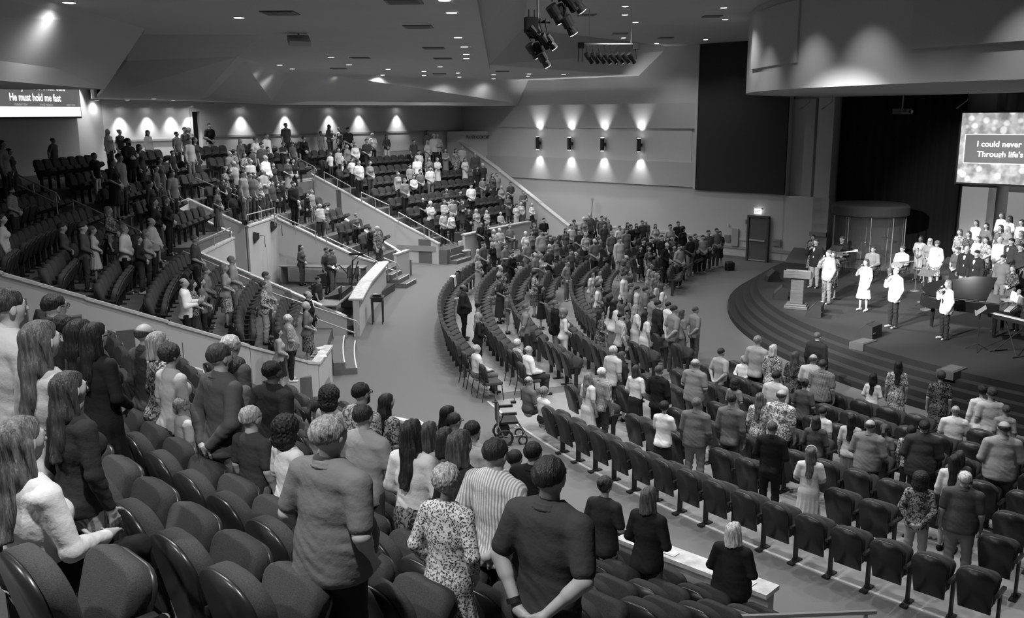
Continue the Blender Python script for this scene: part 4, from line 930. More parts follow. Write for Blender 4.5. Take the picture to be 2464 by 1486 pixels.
        for k in range(18):
            a, b2 = math.radians(-52 + k * 284 / 18 - 90 + 142 - 90 + 38), 0
            a0 = math.radians(110 + k * 320 / 18); a1 = math.radians(110 + (k + 1) * 320 / 18)
            P = lambda t: (.072 * math.cos(t), -.008 + .072 * math.sin(t), 1.512 - .022 * math.sin(t))
            F.cone(P(a0), P(a1), .013, .013, .004); Q = lambda t: (.084 * math.cos(t), -.010 + .084 * math.sin(t), 1.492 - .024 * math.sin(t)); F.cone(Q(a0), Q(a1), .011, .011, .008)
        m = F.mesh('collar')
        if seated: sit(m)
    elif kind == 'beard':
        F = Field(min(v, .012), (-.1, 0, 1.5), (.1, .15, 1.70))
        F.cone((0, .05, 1.615), (0, .068, 1.575), .060, .040, .02); F.cut((0, -1, .35), .50); F.cut((0, .0, 1), 1.632)
        m = F.mesh('beard')
        if seated: sit(m)
    PC[key] = m; return m
def join_raw(name, ms):
    Ps, Qs, o = [], [], 0
    for m in ms:
        n = len(m.vertices); a = np.empty(n * 3, np.float32); m.vertices.foreach_get('co', a); Ps.append(a.reshape(-1, 3))
        q = np.empty(len(m.loops), np.int32); m.loops.foreach_get('vertex_index', q); Qs.append(q.reshape(-1, 4) + o); o += n
    return raw_mesh(name, np.concatenate(Ps), np.concatenate(Qs))
def glasses_mesh():
    F = Field(.004, (-.09, -.01, 1.64), (.09, .13, 1.70))
    for sd in (-1, 1):
        for k in range(10):
            a, b = k * .628, (k + 1) * .628
            F.cone((sd * .032 + .021 * math.cos(a), .112, 1.668 + .016 * math.sin(a)), (sd * .032 + .021 * math.cos(b), .112, 1.668 + .016 * math.sin(b)), .002, .002, 0)
        F.cone((sd * .054, .110, 1.672), (sd * .082, .005, 1.668), .002, .002, 0)
    return F.mesh('glasses')
def hair_mesh(h, v, sex):
    F = Field(v, (-.20, -.26, 1.02), (.20, .16, 1.88)); c = (0, -.012, 1.692)
    fine = lambda A, f: (lambda X, Y, Z: A * np.sin(f * X + 3 * np.sin(f * .31 * Z)) * np.cos(f * .8 * Y + 2 * np.sin(f * .2 * X)))
    if h in 'sb':
        F.ell(c, (.086, .104, .096), .01)
        F.cut((0, .80, -.42), -.655 if h == 's' else -.715); F.cut((0, .3, -1), -1.60)
        F.ell((0, -.0, 1.66), (.080, .2, .02), .0, neg=False) if False else None
        if h == 'b':
            F.cut((0, .25, 1), 1.655)
        else: F.noise(fine(.004, 95))
        if h == 's':
            G = F
    elif h == 'c':
        F.ell((0, -.02, 1.70), (.125, .135, .125), .02); F.ell((0, -.05, 1.58), (.13, .11, .10), .05)
        F.cut((0, .86, -.30), -.455); F.noise(lambda X, Y, Z: .010 * np.sin(95 * X + 2 * np.sin(40 * Z)) * np.sin(95 * Y + 1.5) * np.sin(90 * Z))
    elif h == 'w':   # short soft curls
        F.ell((0, -.014, 1.70), (.098, .116, .106), .02); F.cut((0, .84, -.36), -.555); F.cut((0, .2, -1), -1.575)
        F.noise(lambda X, Y, Z: .006 * np.sin(110 * X + 2 * np.sin(50 * Z)) * np.sin(105 * Y) * np.sin(100 * Z))
    elif h in 'lo':
        low = 1.22 if h == 'l' else 1.50
        F.ell(c, (.087, .105, .097), .01)
        F.cone((0, -.045, 1.68), (0, -.07, 1.52), .082, .074, .03, sx=1.04, sy=.8)
        if h == 'l':
            F.cone((0, -.075, 1.52), (0, -.135, low), .074, .046, .03, sx=1.15, sy=.55)
        for sd in (-1, 1): F.cone((sd * .066, -.02, 1.66), (sd * .075, -.02, 1.50 if h == 'o' else 1.42), .030, .026, .03)
        F.cut((0, .86, -.26), -.432)
        F.cut((0, 0, -1), -low)
        F.noise(lambda X, Y, Z: .0035 * np.sin(130 * X + 8 * np.sin(4 * Z + 9 * Y)) + .004 * np.sin(38 * X + 6 * np.sin(5 * Z)))
    elif h == 'p':
        F.ell(c, (.086, .104, .096), .01); F.cut((0, .82, -.36), -.565)
        F.ell((0, -.12, 1.74), (.045, .04, .042), .02); F.cut((0, .2, -1), -1.57); F.noise(fine(.003, 100))
    elif h == 't':   # tied tail
        F.ell(c, (.086, .104, .096), .01); F.cut((0, .82, -.36), -.565); F.cut((0, .2, -1), -1.57)
        F.cone((0, -.10, 1.70), (0, -.15, 1.62), .026, .034, .02); F.cone((0, -.15, 1.62), (0, -.135, 1.36), .034, .014, .02)
    return F.mesh('hair')
# ---------------------------------------------------------------- the people, one row each:
# section, x, y, floor z, stature, look (sex hair hairtone toptone sleeve pattern bottom tone pattern pose flags)
SECT = ['near raised section', 'second raised section', 'dark upper left rows', 'upper middle rows', 'far raised section', 'far floor rows', 'left floor block', 'front floor block', 'platform', 'choir', 'sound booth']
PEOPLE = """
0 -2.84 5.03 4.345 1.73 ms26s.t2.0
0 -2.45 4.62 4.345 1.63 fl46l.t1.0
0 -2.22 4.4 4.345 1.42 fl31l.t6.0Z
0 -2.26 3.99 4.345 1.78 fl58l.t0.5
0 -3.76 7.36 3.932 1.66 ms18s.t2.0g
0 -3.62 7.19 3.932 1.52 fp11l.t1.3
0 -3.33 6.86 3.932 1.51 gl13l.k4.0
0 -3.09 6.59 3.932 1.59 fl10l.d0.1g
0 -3.44 8.33 3.519 1.6 mb43l.t1.0g
0 -3.22 8.07 3.519 1.58 fo77lfk5.0
0 -3.03 7.84 3.519 1.52 fw37s.t2.0
0 -2.91 7.7 3.519 1.05 bs78s.t3.0
0 -2.32 7.02 3.519 1.73 ms33l.t4.2B
0 -2.85 8.99 3.106 1.74 ms83s.t2.0
0 -2.77 8.89 3.106 1.52 fw34l.t2.0
0 -2.01 6.69 3.519 1.28 bs72s.t5.0
0 -2.25 8.26 3.106 1.66 Ms01s.t1.2
0 -1.63 6.28 3.519 1.36 fc18s.k8f1R
0 -0.92 4.34 3.932 1.61 ms64s.t1.7W
0 -1.92 9.23 2.693 1.52 fc26s.t2.0
0 -2.12 9.47 2.693 1.3 gt35s.d5.0
0 -1.51 8.75 2.693 1.71 ms13sft2.0Bg
0 -1.22 7.11 3.106 1.6 ms26s.t3.3
0 -1.44 10.01 2.279 1.62 fl22sfd2.0
0 -0.77 6.64 3.106 1.63 fl28l.k5f1M
0 -0.76 7.9 2.693 1.59 fl45s.k3.0
0 -0.79 10.66 1.847 1.69 fl02l.k1.0
0 -0.71 10.56 1.847 1.63 ms23l.t1.0g
0 -0.6 7.72 2.693 1.6 fo35l.t1.0
0 -0.38 6.25 3.106 1.68 fo41l.t2.0
0 -0.41 8.8 2.279 1.7 ms17l.t2.0B
0 -0.12 5.99 3.106 1.71 ms28sst3.2N
0 -0.39 5.03 3.519 1.48 fw75lLd5.7
0 0.19 4.49 3.519 1.74 ms22s.t1.2K
0 0.02 9.69 1.847 1.44 bs17spt2.0
0 0.19 8.15 2.279 1.71 ms10l.t0.0
0 0.93 8.7 1.847 1.57 fp42s.k3f1
0 1.32 8.3 1.847 1.62 fo51l.t4.1
0 2.25 8.66 1.41 1.51 fo91l.t1.1W
1 -12.3 22.62 3.929 1.42 ms24sht2.1B
1 -10.89 19.51 3.475 1.5 gl37l.k6.0
1 -10.71 21.72 3.022 1.5 bs23l.t1.1
1 -9.92 21.07 3.022 1.58 bs23l.t2.1
1 -10.25 22.28 3.022 1.36 gt57l.d6.1
1 -10.72 24.36 3.022 1.68 fl66lfk2.1
1 -10.71 24.3 3.022 1.11 bs35s.t2.0
1 -9.83 23.13 2.568 1.78 ms68l.t1.1g
1 -9.47 23.08 2.568 1.5 fl31l.t2.1
1 -9.71 24.18 2.568 1.52 fo66l.t2.1
1 -9.86 24.98 2.568 1.75 mb27s.t1.1W
1 -7.43 20.39 1.661 1.78 mb39l.t1.6
1 -7.42 20.88 1.661 1.66 fl22sfk2.1
1 -7.32 21.18 1.661 1.66 fl04s.t1.1
1 -7.8 23.01 1.661 1.6 ms45l.t1.1
1 -7.37 23.16 1.661 1.66 fo66s.k7f1
1 -7.33 23.69 1.661 1.78 ms66s.t4.1g
1 -8.53 24.47 2.114 1.78 ms53s.t1.1g
1 -6.51 23.88 1.207 1.78 ms44sht2.1
1 -6.38 23.11 1.207 1.66 fp47sft6.1
1 -5.34 23.49 0.753 1.78 mb40j.t0.1S
1 -5.19 22.59 0.753 1.66 fw84s.k1f1
1 -5.32 21.21 0.753 1.65 ms97spt1.1W
1 -5.37 20.41 0.753 1.5 fo26l.k1.1
2 -13.76 25.14 4.782 1.65 fl36l.t2.0
2 -13.84 25.61 4.782 1.41 fo33l.t2.0
2 -16.35 33.21 4.8 1.51 ms24s.t4.2
2 -16.94 39.19 4.8 1.72 fl66l.t2.0
2 -16.78 39.97 4.8 1.7 fp42s.k1.0
2 -13.27 32.21 4.329 1.98 ms11l.t0.3BW
2 -13.24 33.1 4.329 1.74 fl22l.k1.0
2 -15.49 39.77 4.8 1.67 fl29l.t1.0
2 -13.64 38 4.782 1.64 ms15s.t2.0
2 -14.83 42.43 4.8 1.71 bs25s.t2.0
2 -14.75 42.73 4.8 1.74 fl79l.t1.0
2 -12.83 37.08 4.329 1.86 ms37l.t5.0
2 -12.75 37.52 4.329 1.88 fo32s.k2.0
2 -14.28 44.21 4.8 1.91 ms21s.t7.1B
2 -13.24 29.45 4.329 1.59 ms10s.h7.0
2 -12.22 28.38 3.875 1.91 fl41s.d4.1
2 -12.27 29.02 3.875 2.03 ms23spt2.0
2 -12.31 32.45 3.875 1.77 fl33s.d2.0
2 -13.02 35.66 4.329 1.42 ms12s.t1.0
2 -11.3 28.81 3.422 1.65 fp32l.t2.0
2 -12.32 32.03 3.875 1.46 bs22sht2.0
2 -11.37 30.94 3.422 1.85 ms35s.t2.0
2 -9.96 25.56 2.968 1.84 fl31l.k1.1
2 -10.17 27.03 2.968 1.77 fo51l.t1.1
3 -11.96 41.13 4.329 1.73 fl64l.t2.0
3 -11.62 42.32 4.329 1.76 fw59s.t7.1
3 -11.34 43.19 4.329 1.91 ms49l.t2.0
3 -11 41.03 3.875 2 ms23s.t2.0
3 -10.86 41.52 3.875 1.8 fl11l.k1.0
3 -11.56 38.73 3.875 1.78 fw32lft2.0
3 -11.64 38.3 3.875 1.75 mb55s.t2.0
3 -11.38 39.54 3.875 1.63 fo33sft2.1
3 -11.72 41.96 4.329 1.19 bs24l.t2.0
3 -11.17 46.33 4.782 1.9 ms13s.t2.0W
3 -10.9 44.42 4.329 1.45 ms22s.t2.3
3 -10.62 45.15 4.329 1.42 ms34s.t2.0
3 -9.95 41.22 3.422 1.78 fl33s.k6.1
3 -9.82 41.67 3.422 1.72 fl11s.k0.1
3 -10.44 39.35 3.422 1.98 mb99l.t2.1
3 -10.72 38.03 3.422 1.9 ms67s.t2.0
3 -10.97 36.56 3.422 1.89 mb46s.t2.0
3 -11.09 35.75 3.422 1.69 fw46lfk2.0
3 -11.03 36.18 3.422 1.6 fl11l.t1.0
3 -10.2 35.12 2.968 2.04 ms27lpt4.0
3 -10.13 35.7 2.968 1.94 ms33s.t2.0
3 -10.08 36.09 2.968 1.9 ms24l.t2.0
3 -10.02 36.46 2.968 1.75 fl33sfk2.1
3 -9.94 37.01 2.968 2 mb36s.t3.3
3 -10.39 39.57 3.422 1.42 bs11s.t2.0
3 -9.81 37.69 2.968 1.42 ms23j.t3.0
3 -9.71 38.24 2.968 1.33 fl11l.k1.0
3 -9.62 38.65 2.968 1.42 ms21s.t1.0
3 -8.88 37.51 2.514 1.9 ms10j.t0.1
3 -8.51 39.21 2.514 1.42 ms66l.t5.0
3 -8.62 38.75 2.514 1.33 fl10l.k0.0
3 -8.84 37.71 2.514 1.42 ms24s.h4.1
3 -7.87 37.67 2.061 1.42 mb87s.t2.1W
3 -7.76 38.21 2.061 1.33 fw35sfk4.0
3 -10.4 32.45 2.968 1.58 gl24s.d4.1
3 -11.12 35.51 3.422 1.2 bs11s.t1.1
3 -6.62 38.92 1.607 1.33 fw64s.t0.1
3 -10.29 39.95 3.422 1.64 fl32s.k2.0
3 -10.25 46.06 4.329 1.7 fw30l.k0.1
3 -5.42 36.83 0.84 1.81 mb86sft2.0
3 -5.88 37.86 1.153 1.33 fw20l.k0.1
3 -5.38 37.01 0.84 1.56 fw62lfk3.1
4 -9.98 48.89 4.782 1.4 bs26s.t6.0
4 -9.63 49.56 4.782 1.78 fl15l.t3.1
4 -9.25 50.25 4.782 1.61 fw32lft3.0
4 -8.62 49.41 4.329 2.08 ms11s.t2.1
4 -7.59 51.18 4.329 1.72 fw99s.t1.1
4 -7.63 49.24 3.875 1.93 ms42s.t2.1
4 -6.96 52.15 4.329 1.63 fl23l.t8.1
4 -5.49 52.61 3.875 1.78 ms23s.t2.0
4 -4.28 54.21 3.875 2.08 mb47l.t1.3
4 -4.9 54.97 4.329 1.8 fo46l.t2.0
4 -4.45 54 3.875 2.08 ms98l.t2.0
4 -4.79 53.56 3.875 1.71 fl88s.k7.1
4 -4.22 54.29 3.875 1.73 fo57lfk2.0
4 -4.19 54.33 3.875 1.32 bs23s.t2.0
4 -3.77 53.32 3.422 1.71 fl35s.k5.3
4 -2.86 54.44 3.422 1.81 ms67s.t2.0
4 -3.21 54.02 3.422 1.65 fl23lfd3.0
4 -2.06 53.91 2.968 1.91 mb23j.t3.0
4 -5.11 51.48 3.422 1.64 bs18s.t2.1
4 -5.05 49.84 2.968 1.87 mb39s.t2.0
4 -4.49 50.69 2.968 1.81 fl46sft2.0
4 -4.08 51.29 2.968 1.75 fl58s.k8.3
4 -2.64 53.21 2.968 1.63 fl38s.d8.1
4 -8.75 47.06 3.875 1.51 bs48sht2.0
4 -9.05 46.43 3.875 1.33 bs58s.t2.2
4 -8.67 47.23 3.875 1.33 fl28s.k8.3
4 -8.42 47.74 3.875 1.68 fl75l.t2.0
4 -8.11 48.35 3.875 1.77 fl58l.t4.1
4 -7.99 46.44 3.422 1.49 ms28s.t1.2
4 -7.46 45.28 2.968 1.91 ms38s.t1.1
4 -7.05 46.19 2.968 1.84 fl35l.t3.1
4 -5.73 46.71 2.514 1.71 fl56l.t2.0
4 -5.26 45.5 2.061 1.91 ms55l.t1.1
4 -5.4 49.26 2.968 1.44 bs26s.t2.0
4 -5.06 47.95 2.514 1.42 bs38l.t1.1
4 -4.76 48.48 2.514 1.66 bs24s.t2.1
4 -4.31 49.22 2.514 1.82 ms28s.t5.1
4 -3.32 47.16 1.607 1.74 fl23s.k2.1
4 -2.67 48.24 1.607 1.48 bs11s.t1.1
4 -2.13 49.08 1.607 1.79 ms19s.t1.1
4 -4.35 45.19 1.607 1.42 mb30s.t0.1
4 -3.87 43.96 1.153 1.81 fw98s.k2.3
4 -3.31 45.14 1.153 1.8 fo37l.t2.3
4 -2.94 45.85 1.153 1.75 ms36s.t2.1
4 -2.52 46.62 1.153 1.64 fl42l.k3.3
4 -3.24 43.75 0.84 1.66 ms68lst1.1
4 -2.91 44.46 0.84 1.54 fo79s.t1.1
4 -2.14 45.95 0.84 1.55 fl41l.k0.1
4 -1.78 46.58 0.84 1.48 fo87s.k7.1
4 -1.61 52.96 2.514 1.78 ms82s.t2.0
4 -1.92 52.58 2.514 1.61 fl21l.k1.0
4 -1.04 52.15 2.061 1.69 fl31lfk2.0
4 -0.81 52.43 2.061 1.71 ms56s.t2.0
4 -1.58 51.47 2.061 1.54 ms25s.t4.1
4 -0.53 51.26 1.607 1.54 fl76l.k2.1
4 -0.02 51.88 1.607 1.68 ms33s.t2.1
4 -1.76 46.63 0.84 1.46 fo87s.k7.1
4 -1.26 47.45 0.84 1.33 fl87s.t6.1
4 -0.57 49.04 0.84 1.42 ms98sst4.5
4 -0.17 50.18 1.153 1.58 fl34s.k3.1
4 0.68 51.23 1.153 1.7 ms54s.t4.3
4 0.28 49.68 0.84 1.43 fw38s.k7.1
4 0.55 50.03 0.84 1.5 fo88l.k4s1
4 1.16 50.77 0.84 1.34 fw99l.k1.1
5 -1.53 45.59 0.012 1.78 ms11s.t1.1
5 -1.19 45.54 0.012 1.66 fl11l.k1.1
5 -1.18 37.65 0.012 1.85 ms21sht1.1g
5 -0.82 38.94 0.012 1.65 fl70l.k1.0
5 -0.66 39.45 0.012 1.82 ms66l.t2.0
5 -0.26 37.53 0.012 1.78 ms34s.t2.6
5 -1.39 37.98 0.012 1.5 fl86s.t2.0
5 -1.31 35.67 0.012 1.6 fl66s.d6.1
5 0.02 36.12 0.012 1.66 fp10l.t0.1
5 -0.98 38.39 0.012 1.19 bs33s.t2.0
5 -0.09 48.1 0.012 1.78 ms55s.t3.5
5 -0.88 46.05 0.012 1.78 ms97s.t3.5
5 -0.6 46.64 0.012 1.78 ms97s.t3.5
5 0.67 42.75 0.012 1.6 fw98s.k3.1
5 0.67 38.53 0.012 1.78 mb85s.t4.1
5 0.96 43.33 0.012 1.58 fl45s.k2.0
5 1.16 45.59 0.012 1.66 fp53l.k2.0
5 1.67 46.91 0.012 1.78 ms01s.t1.1
5 1.34 41.24 0.012 1.86 ms26l.t2.0W
5 1.58 41.79 0.012 1.61 fo23l.t2.0
5 1.82 42.31 0.012 1.44 bs22s.t2.0
5 1.62 38.14 0.012 1.66 fl84lfk2.0
5 1.49 36.44 0.012 1.78 ms32s.t1.1
5 2.91 44.3 0.012 1.75 ms28l.t1.1B
5 2.62 43.81 0.012 1.62 fl14s.k3.0
5 3.24 47 0.012 1.66 fw35s.k3.0
5 3.8 47.73 0.012 1.72 fw96s.k3.0
5 4.11 48.11 0.012 1.89 mb54s.t2.0
5 4.49 48.56 0.012 1.7 mb43l.t2.0
5 4.65 46.83 0.012 1.87 ms14s.t3.0
5 4.85 47.08 0.012 1.89 mb87s.t2.0
5 3.83 47.77 0.012 1.57 fo27l.t3.1
5 4.57 44.93 0.012 1.73 ms13s.t2.0
5 3.17 42.63 0.012 1.71 ms22s.t2.1
5 3.43 41.95 0.012 1.66 fl77s.t2.1
5 3.52 38.45 0.012 1.83 mb24s.t1.1B
5 3.8 39.22 0.012 1.75 fl23l.k2.0
5 4.51 40.85 0.012 1.84 ms64s.t2.0
5 5.25 44.16 0.012 1.68 ms18l.t2.0
5 0.91 35 0.012 1.78 mb44s.t2.6
5 1.15 35.35 0.012 1.66 fw66l.t5.1
5 2.44 37.35 0.012 1.5 bs13s.t2.0
5 2.71 37.99 0.012 1.3 bs74lpt2.1
5 2.09 34.22 0.012 1.55 bs25l.t4.7
5 -0.42 32.01 0.012 1.78 mb35s.t3.1
5 -1.2 39.86 0.012 1.4 gs33s.t2.0
5 1.94 39.94 0.012 1.67 fw45s.k2.0
5 5.03 47.3 0.012 1.63 fl54s.k2.0
5 4.59 38.62 0.012 1.86 ms37j.t7.0
5 4.48 35.37 0.012 1.6 mb25s.t2.1B
5 4.28 34.15 0.012 1.6 fc55sfk4.0
5 5.73 44.85 0.012 1.76 fl23s.t2.1
5 5.62 42.88 0.012 1.9 ms11s.t2.1
5 6.26 45.55 0.012 1.62 fo12s.k2.0
5 6.61 45.99 0.012 1.72 ms23s.t2.0
5 6.82 46.25 0.012 1.71 mb44s.t2.0
5 7.13 45.05 0.012 1.65 fl47l.k5.1
5 7.72 44.26 0.012 1.67 bs17s.t3.1
5 8.21 44.86 0.012 1.79 ms21s.t1.1
5 8.15 43.25 0.012 1.72 fc11l.k1.0
5 5.61 38.63 0.012 1.77 ms10l.t0.1
5 6.16 39.9 0.012 1.68 ms20j.t0.1S
5 5.65 37.33 0.012 1.66 fo35sfk4.0
5 6.59 39.79 0.012 1.78 ms11s.t2.0
5 6.9 40.19 0.012 1.66 fl13l.k2.0
5 7.13 40.51 0.012 1.66 fl25s.k3.1
5 6.43 37.53 0 1.78 mb30j.t0.1S
5 6.72 37.56 0.012 1.66 fl12s.k2.1
5 6.83 36.84 0.012 1.78 ms13lpt2.1
5 7.76 39.39 0.012 1.78 Ms01s.t5.1
5 8.13 40.2 0.012 1.78 ms44lpt3.1
5 8.49 40.28 0.012 1.7 ms16l.t1.1
5 8.86 40.9 0.012 1.84 ms11spt3.1
5 9.42 41.76 0.012 1.82 ms25s.t3.1
5 9.66 42.1 0.012 1.64 fl13s.k2.1
5 5.36 42.45 0.012 1.76 ms25s.t3.0
5 5.42 38.13 0.012 1.55 fl11s.k1.0
6 -1.52 28.24 0.012 1.78 Mb01l.t0.1W
6 -1.01 26.76 0.012 1.5 fw14s.k3.1
6 -0.93 24.64 0.012 1.66 fl71l.t1.1
6 0.39 25.2 0.012 1.78 ms55s.t2.2
6 0.8 31.52 0.012 1.66 fw27sfk5f1
6 -0.15 29.03 0.012 1.35 bs34s.h5.1
6 -0.41 30.58 0.012 1.66 fp22s.d2.1
6 -0.26 31.1 0.012 1.55 fl55sfk4.0
6 0.97 29.65 0.012 1.45 gl11s.d1.1
6 1.25 25.66 0.012 1.78 ms50j.t5.0
6 1.46 25 0.012 1.66 fc68l.t8.1
6 3.15 32.57 0.012 1.5 fo17s.k3.0
6 2.85 32.16 0.012 1.5 fl38s.k6.0
6 2.88 30.57 0.012 1.5 fl55s.k5.0
6 2.86 29.75 0.012 1.45 bs28s.t4.1
6 2.88 26.21 0.012 1.79 fl07s.k5.0
6 2.98 25.76 0.012 1.75 fl18s.k5.0
6 2.47 24.9 0.012 1.66 fl25sfd5.1
6 5.17 33.72 0.012 1.55 fl56s.k5.1
6 5.07 32.06 0.012 1.5 fo65s.k5.0
6 5.17 31.96 0.012 1.41 gl65s.d5.0
6 4.86 30.2 0.012 1.5 fl57s.k5.0
6 4.84 28.79 0.012 1.66 fl48s.k5.0
6 3.78 30.27 0.012 1.78 ms28l.t2.0
6 4.02 30.43 0.012 1.6 fc43s.k2.0
6 3.85 28.98 0.012 1.6 bs54s.t3.0
6 4.02 28.72 0.012 1.6 ms27s.t3.0
6 4.13 27.67 0.012 1.78 ms34s.t2.1
6 4.15 26.41 0.012 1.78 ms25s.t3.1
6 4.12 25.22 0.012 1.85 ms11l.t2.0
6 4.54 25.95 0.012 1.65 ms18s.t2.0
6 4.41 24.3 0.012 1.89 ms25s.t3.2
6 4.78 25.09 0.012 1.6 fl45s.k4.0
6 5.15 25.07 0.012 1.69 ms45s.t3.2
6 2.94 24 0.012 1.78 ms28lpt2.0B
6 3.54 25.53 0.012 1.66 fl78s.d6.1
6 3.67 24.59 0.012 1.66 fl18s.d7.0
6 3.13 25.22 0.012 1.74 fl45s.k4.0
6 2.95 25.89 0.012 1.72 fl18s.k5.0
6 -0.9 22.46 0 1.78 mb88l.t4.5
6 0.14 23.49 0.012 1.58 fw97l.k3.5
6 0.41 22.23 0.012 1.78 mb79l.t2.5g
7 0.36 19.59 0.012 1.74 mb54s.t3.5g
7 0.68 18.93 0.012 1.67 fw68s.t1.5
7 2.33 20.37 0.012 1.78 ms87s.t2.0
7 2.52 20.31 0.012 1.66 fl41l.k1.0
7 2.69 19.14 0.012 1.66 fo38l.k1.1
7 3.11 18.67 0.012 1.78 ms40l.t0.1
7 1.88 18.53 0.012 1.78 ms97lpt2.0B
7 1.61 18.57 0.012 1.66 fl68s.d8.0
7 3.98 19.18 0.012 1.78 mb65s.t4.1W
7 4.85 20.54 0.012 1.66 ms26s.t1.2
7 5.54 21.16 0.012 1.27 bs79l.t1.2
7 5.75 20.78 0.012 1.89 ms66l.t1.1
7 6 20.33 0.012 1.79 fo87sfk5.0
7 4.78 18.87 0.012 1.4 fc25s.k3.1
7 5.39 17.95 0.012 1.84 ms17s.t3.0
7 5.11 16.63 0.012 1.85 mb48sft1.0W
7 4.81 17.03 0.012 1.67 fl58lfd6.0
7 2.87 16.54 0.012 1.66 fw19s.k1.3
7 3.45 16.39 0.012 1.78 ms54l.t5.0W
7 4.09 16.32 0.012 1.88 ms24l.t3.0
7 4.48 15 0.012 1.78 ms40l.t0.1
7 7.43 21.61 0 1.78 ms41j.t1.0
7 6.34 19.78 0.012 1.77 fl44sfd3.0
7 6.6 19.37 0.012 1.81 mb57s.t3.1
7 6.74 19.16 0.012 1.74 ms36spt1.0W
7 5.99 18 0.012 1.66 fp33s.t2.1
7 7.94 19.34 0 1.35 gl18l.d8.1
7 8.47 19.36 0 1.66 fl17sfd8.0
7 9.01 18.49 0 1.66 fw34sfd5.0
7 9.27 17.3 0.012 1.69 fw18l.t8.0
7 9.39 17.17 0.012 1.65 bs37s.t2.0
7 9.59 16.96 0.012 1.36 bs46l.t2.0
7 8.81 17.36 0.012 1.71 mb68s.t3.5
7 8.23 14.56 0.012 1.91 mb36l.t3.1W
7 5.58 16.01 0.012 1.54 fo33l.k2.1
7 6.05 17.04 0.012 1.33 bs28s.t2.0
7 6.25 15.21 0.012 1.73 mb45l.t1.1W
7 6.25 16.06 0.012 1.55 fl17s.k5.0
7 6.86 16.03 0.012 1.33 gt45s.d5.0
7 7.19 15.66 0.012 1.42 bs17lft2.0
7 7.1 15 0.012 1.78 ms12j.t2.1W
7 4.9 14.2 0.012 1.62 fl58s.d8.1H
7 7.03 13.72 0.012 1.66 fl28l.k2.0
7 6.69 12.71 0.012 1.78 ms93s.t5.0W
7 6.16 12.97 0.012 1.66 fc26lft6.2
7 7.29 14.09 0.012 1.58 fo33s.k2.0
8 11.32 34.07 0.85 1.66 fo17sfd7.4
8 10.79 32.14 0.85 1.78 ms11j.t6.4S
8 10.29 29.36 0.85 1.78 ms56j.t5.4S
8 11.08 28.24 0.85 1.66 fo39s.d9.4
8 11.05 25.89 0.85 1.78 mb49j.t1.4S
8 11.88 24.47 0.85 1.66 fl69j.t1.4V
8 15.1 33.51 0.85 1.66 Fl06s.k6.1
8 15.17 32.91 0.85 1.66 fl75l.d5.1g
8 15.09 32.16 0.85 1.66 fw58j.k3f0
8 15.07 30.6 0.85 1.66 fp33s.k1.1
8 15.1 30.04 0.85 1.78 mb51j.t6.0S
8 14.96 29.1 0.85 1.78 ms11j.t1.0S
8 15.26 28.08 0.85 1.78 ms24l.t4.0
8 10.73 30.16 0.85 1.62 fl47sfd7.0
8 12.84 35.27 0.85 1.95 ms41s.t4.5
8 13.28 33.27 0.85 1.8 ms35l.t4.5
8 14.25 33.02 0.85 1.85 ms48s.h4.5
8 14.39 25.45 0.85 1.2 mb49l.t4.6
8 15.42 27.75 0.85 1.5 fo44lfk3.1
8 16.01 28.3 0.85 1.5 fl55s.k2.0
9 16.29 33.04 1.15 1.66 fo47sfd7.1
9 16.31 32.42 1.15 1.66 fo34sfd4.1
9 16.01 31.15 1.15 1.66 fo49s.k8.1
9 16.13 30.84 1.15 1.66 fl23sfd3.1
9 16.19 30.07 1.15 1.78 mb59s.t9.1
9 16.35 29.68 1.15 1.78 ms12j.t2.1S
9 15.99 28.45 1.15 1.78 ms22l.t2.1
9 17.18 33.68 1.4 1.66 fl39l.k8.1
9 17.08 32.75 1.4 1.66 fo14l.k4.1
9 17.3 32.2 1.4 1.66 fl35sfk5.1
9 17.36 31.84 1.4 1.66 fl75s.k5.1
9 17.12 30.54 1.4 1.66 fo55sfk4.1
9 18.21 33.9 1.65 1.66 fl49l.k8.1
9 17.92 32.8 1.65 1.66 Fl19s.k8.1
9 17.7 31.61 1.65 1.66 fl29s.k8.1
10 -8.46 36.42 0.3 1.66 fl23l.t3.1
10 -6.8 34.27 0.3 1.8 ms23s.t4.1
10 -7.06 34.58 0.3 1.8 ms23s.t3.0
10 -6.42 29.86 0.3 1.5 ms12s.t1.0
"""
GREY = [.010, .020, .040, .075, .13, .20, .31, .46, .64, .82]
PATN = {'.': None, 'f': 'floral', 'p': 'plaid', 's': 'stripe', 'h': 'hstripe', 'L': 'leopard'}
def cloth(t, p, near=False):
    t = int(t); g = GREY[t]
    g2 = {'f': GREY[max(0, t - 4)] if t > 3 else GREY[t + 4], 'p': GREY[max(0, t - 4)] if t > 3 else GREY[t + 4], 's': GREY[max(0, t - 2)], 'h': GREY[min(9, t + 3)] if t < 6 else GREY[t - 3], 'L': 0}.get(p)
    return mat('cloth_%d%s' % (t, PATN[p] or ''), g, .85, kind=PATN[p], g2=g2, bump=(24, .28), spec=.2, sc=None)
HT = [.008, .012, .02, .035, .06, .10, .18, .30, .48, .62]
def hairm(t): t = int(t); return mat('hair_%d' % t, HT[t], .5, kind='hair', bump=(120, .6), spec=.35)
skin_m = {0: mat('skin_light', .36, .55, noise=(6, .05)), 1: mat('skin_dark', .10, .5, noise=(6, .05))}
TW = ['black', 'black', 'dark grey', 'dark grey', 'grey', 'grey', 'light grey', 'light grey', 'white', 'white']
HW = lambda t: 'dark' if t < 4 else ('medium' if t < 6 else 'fair')
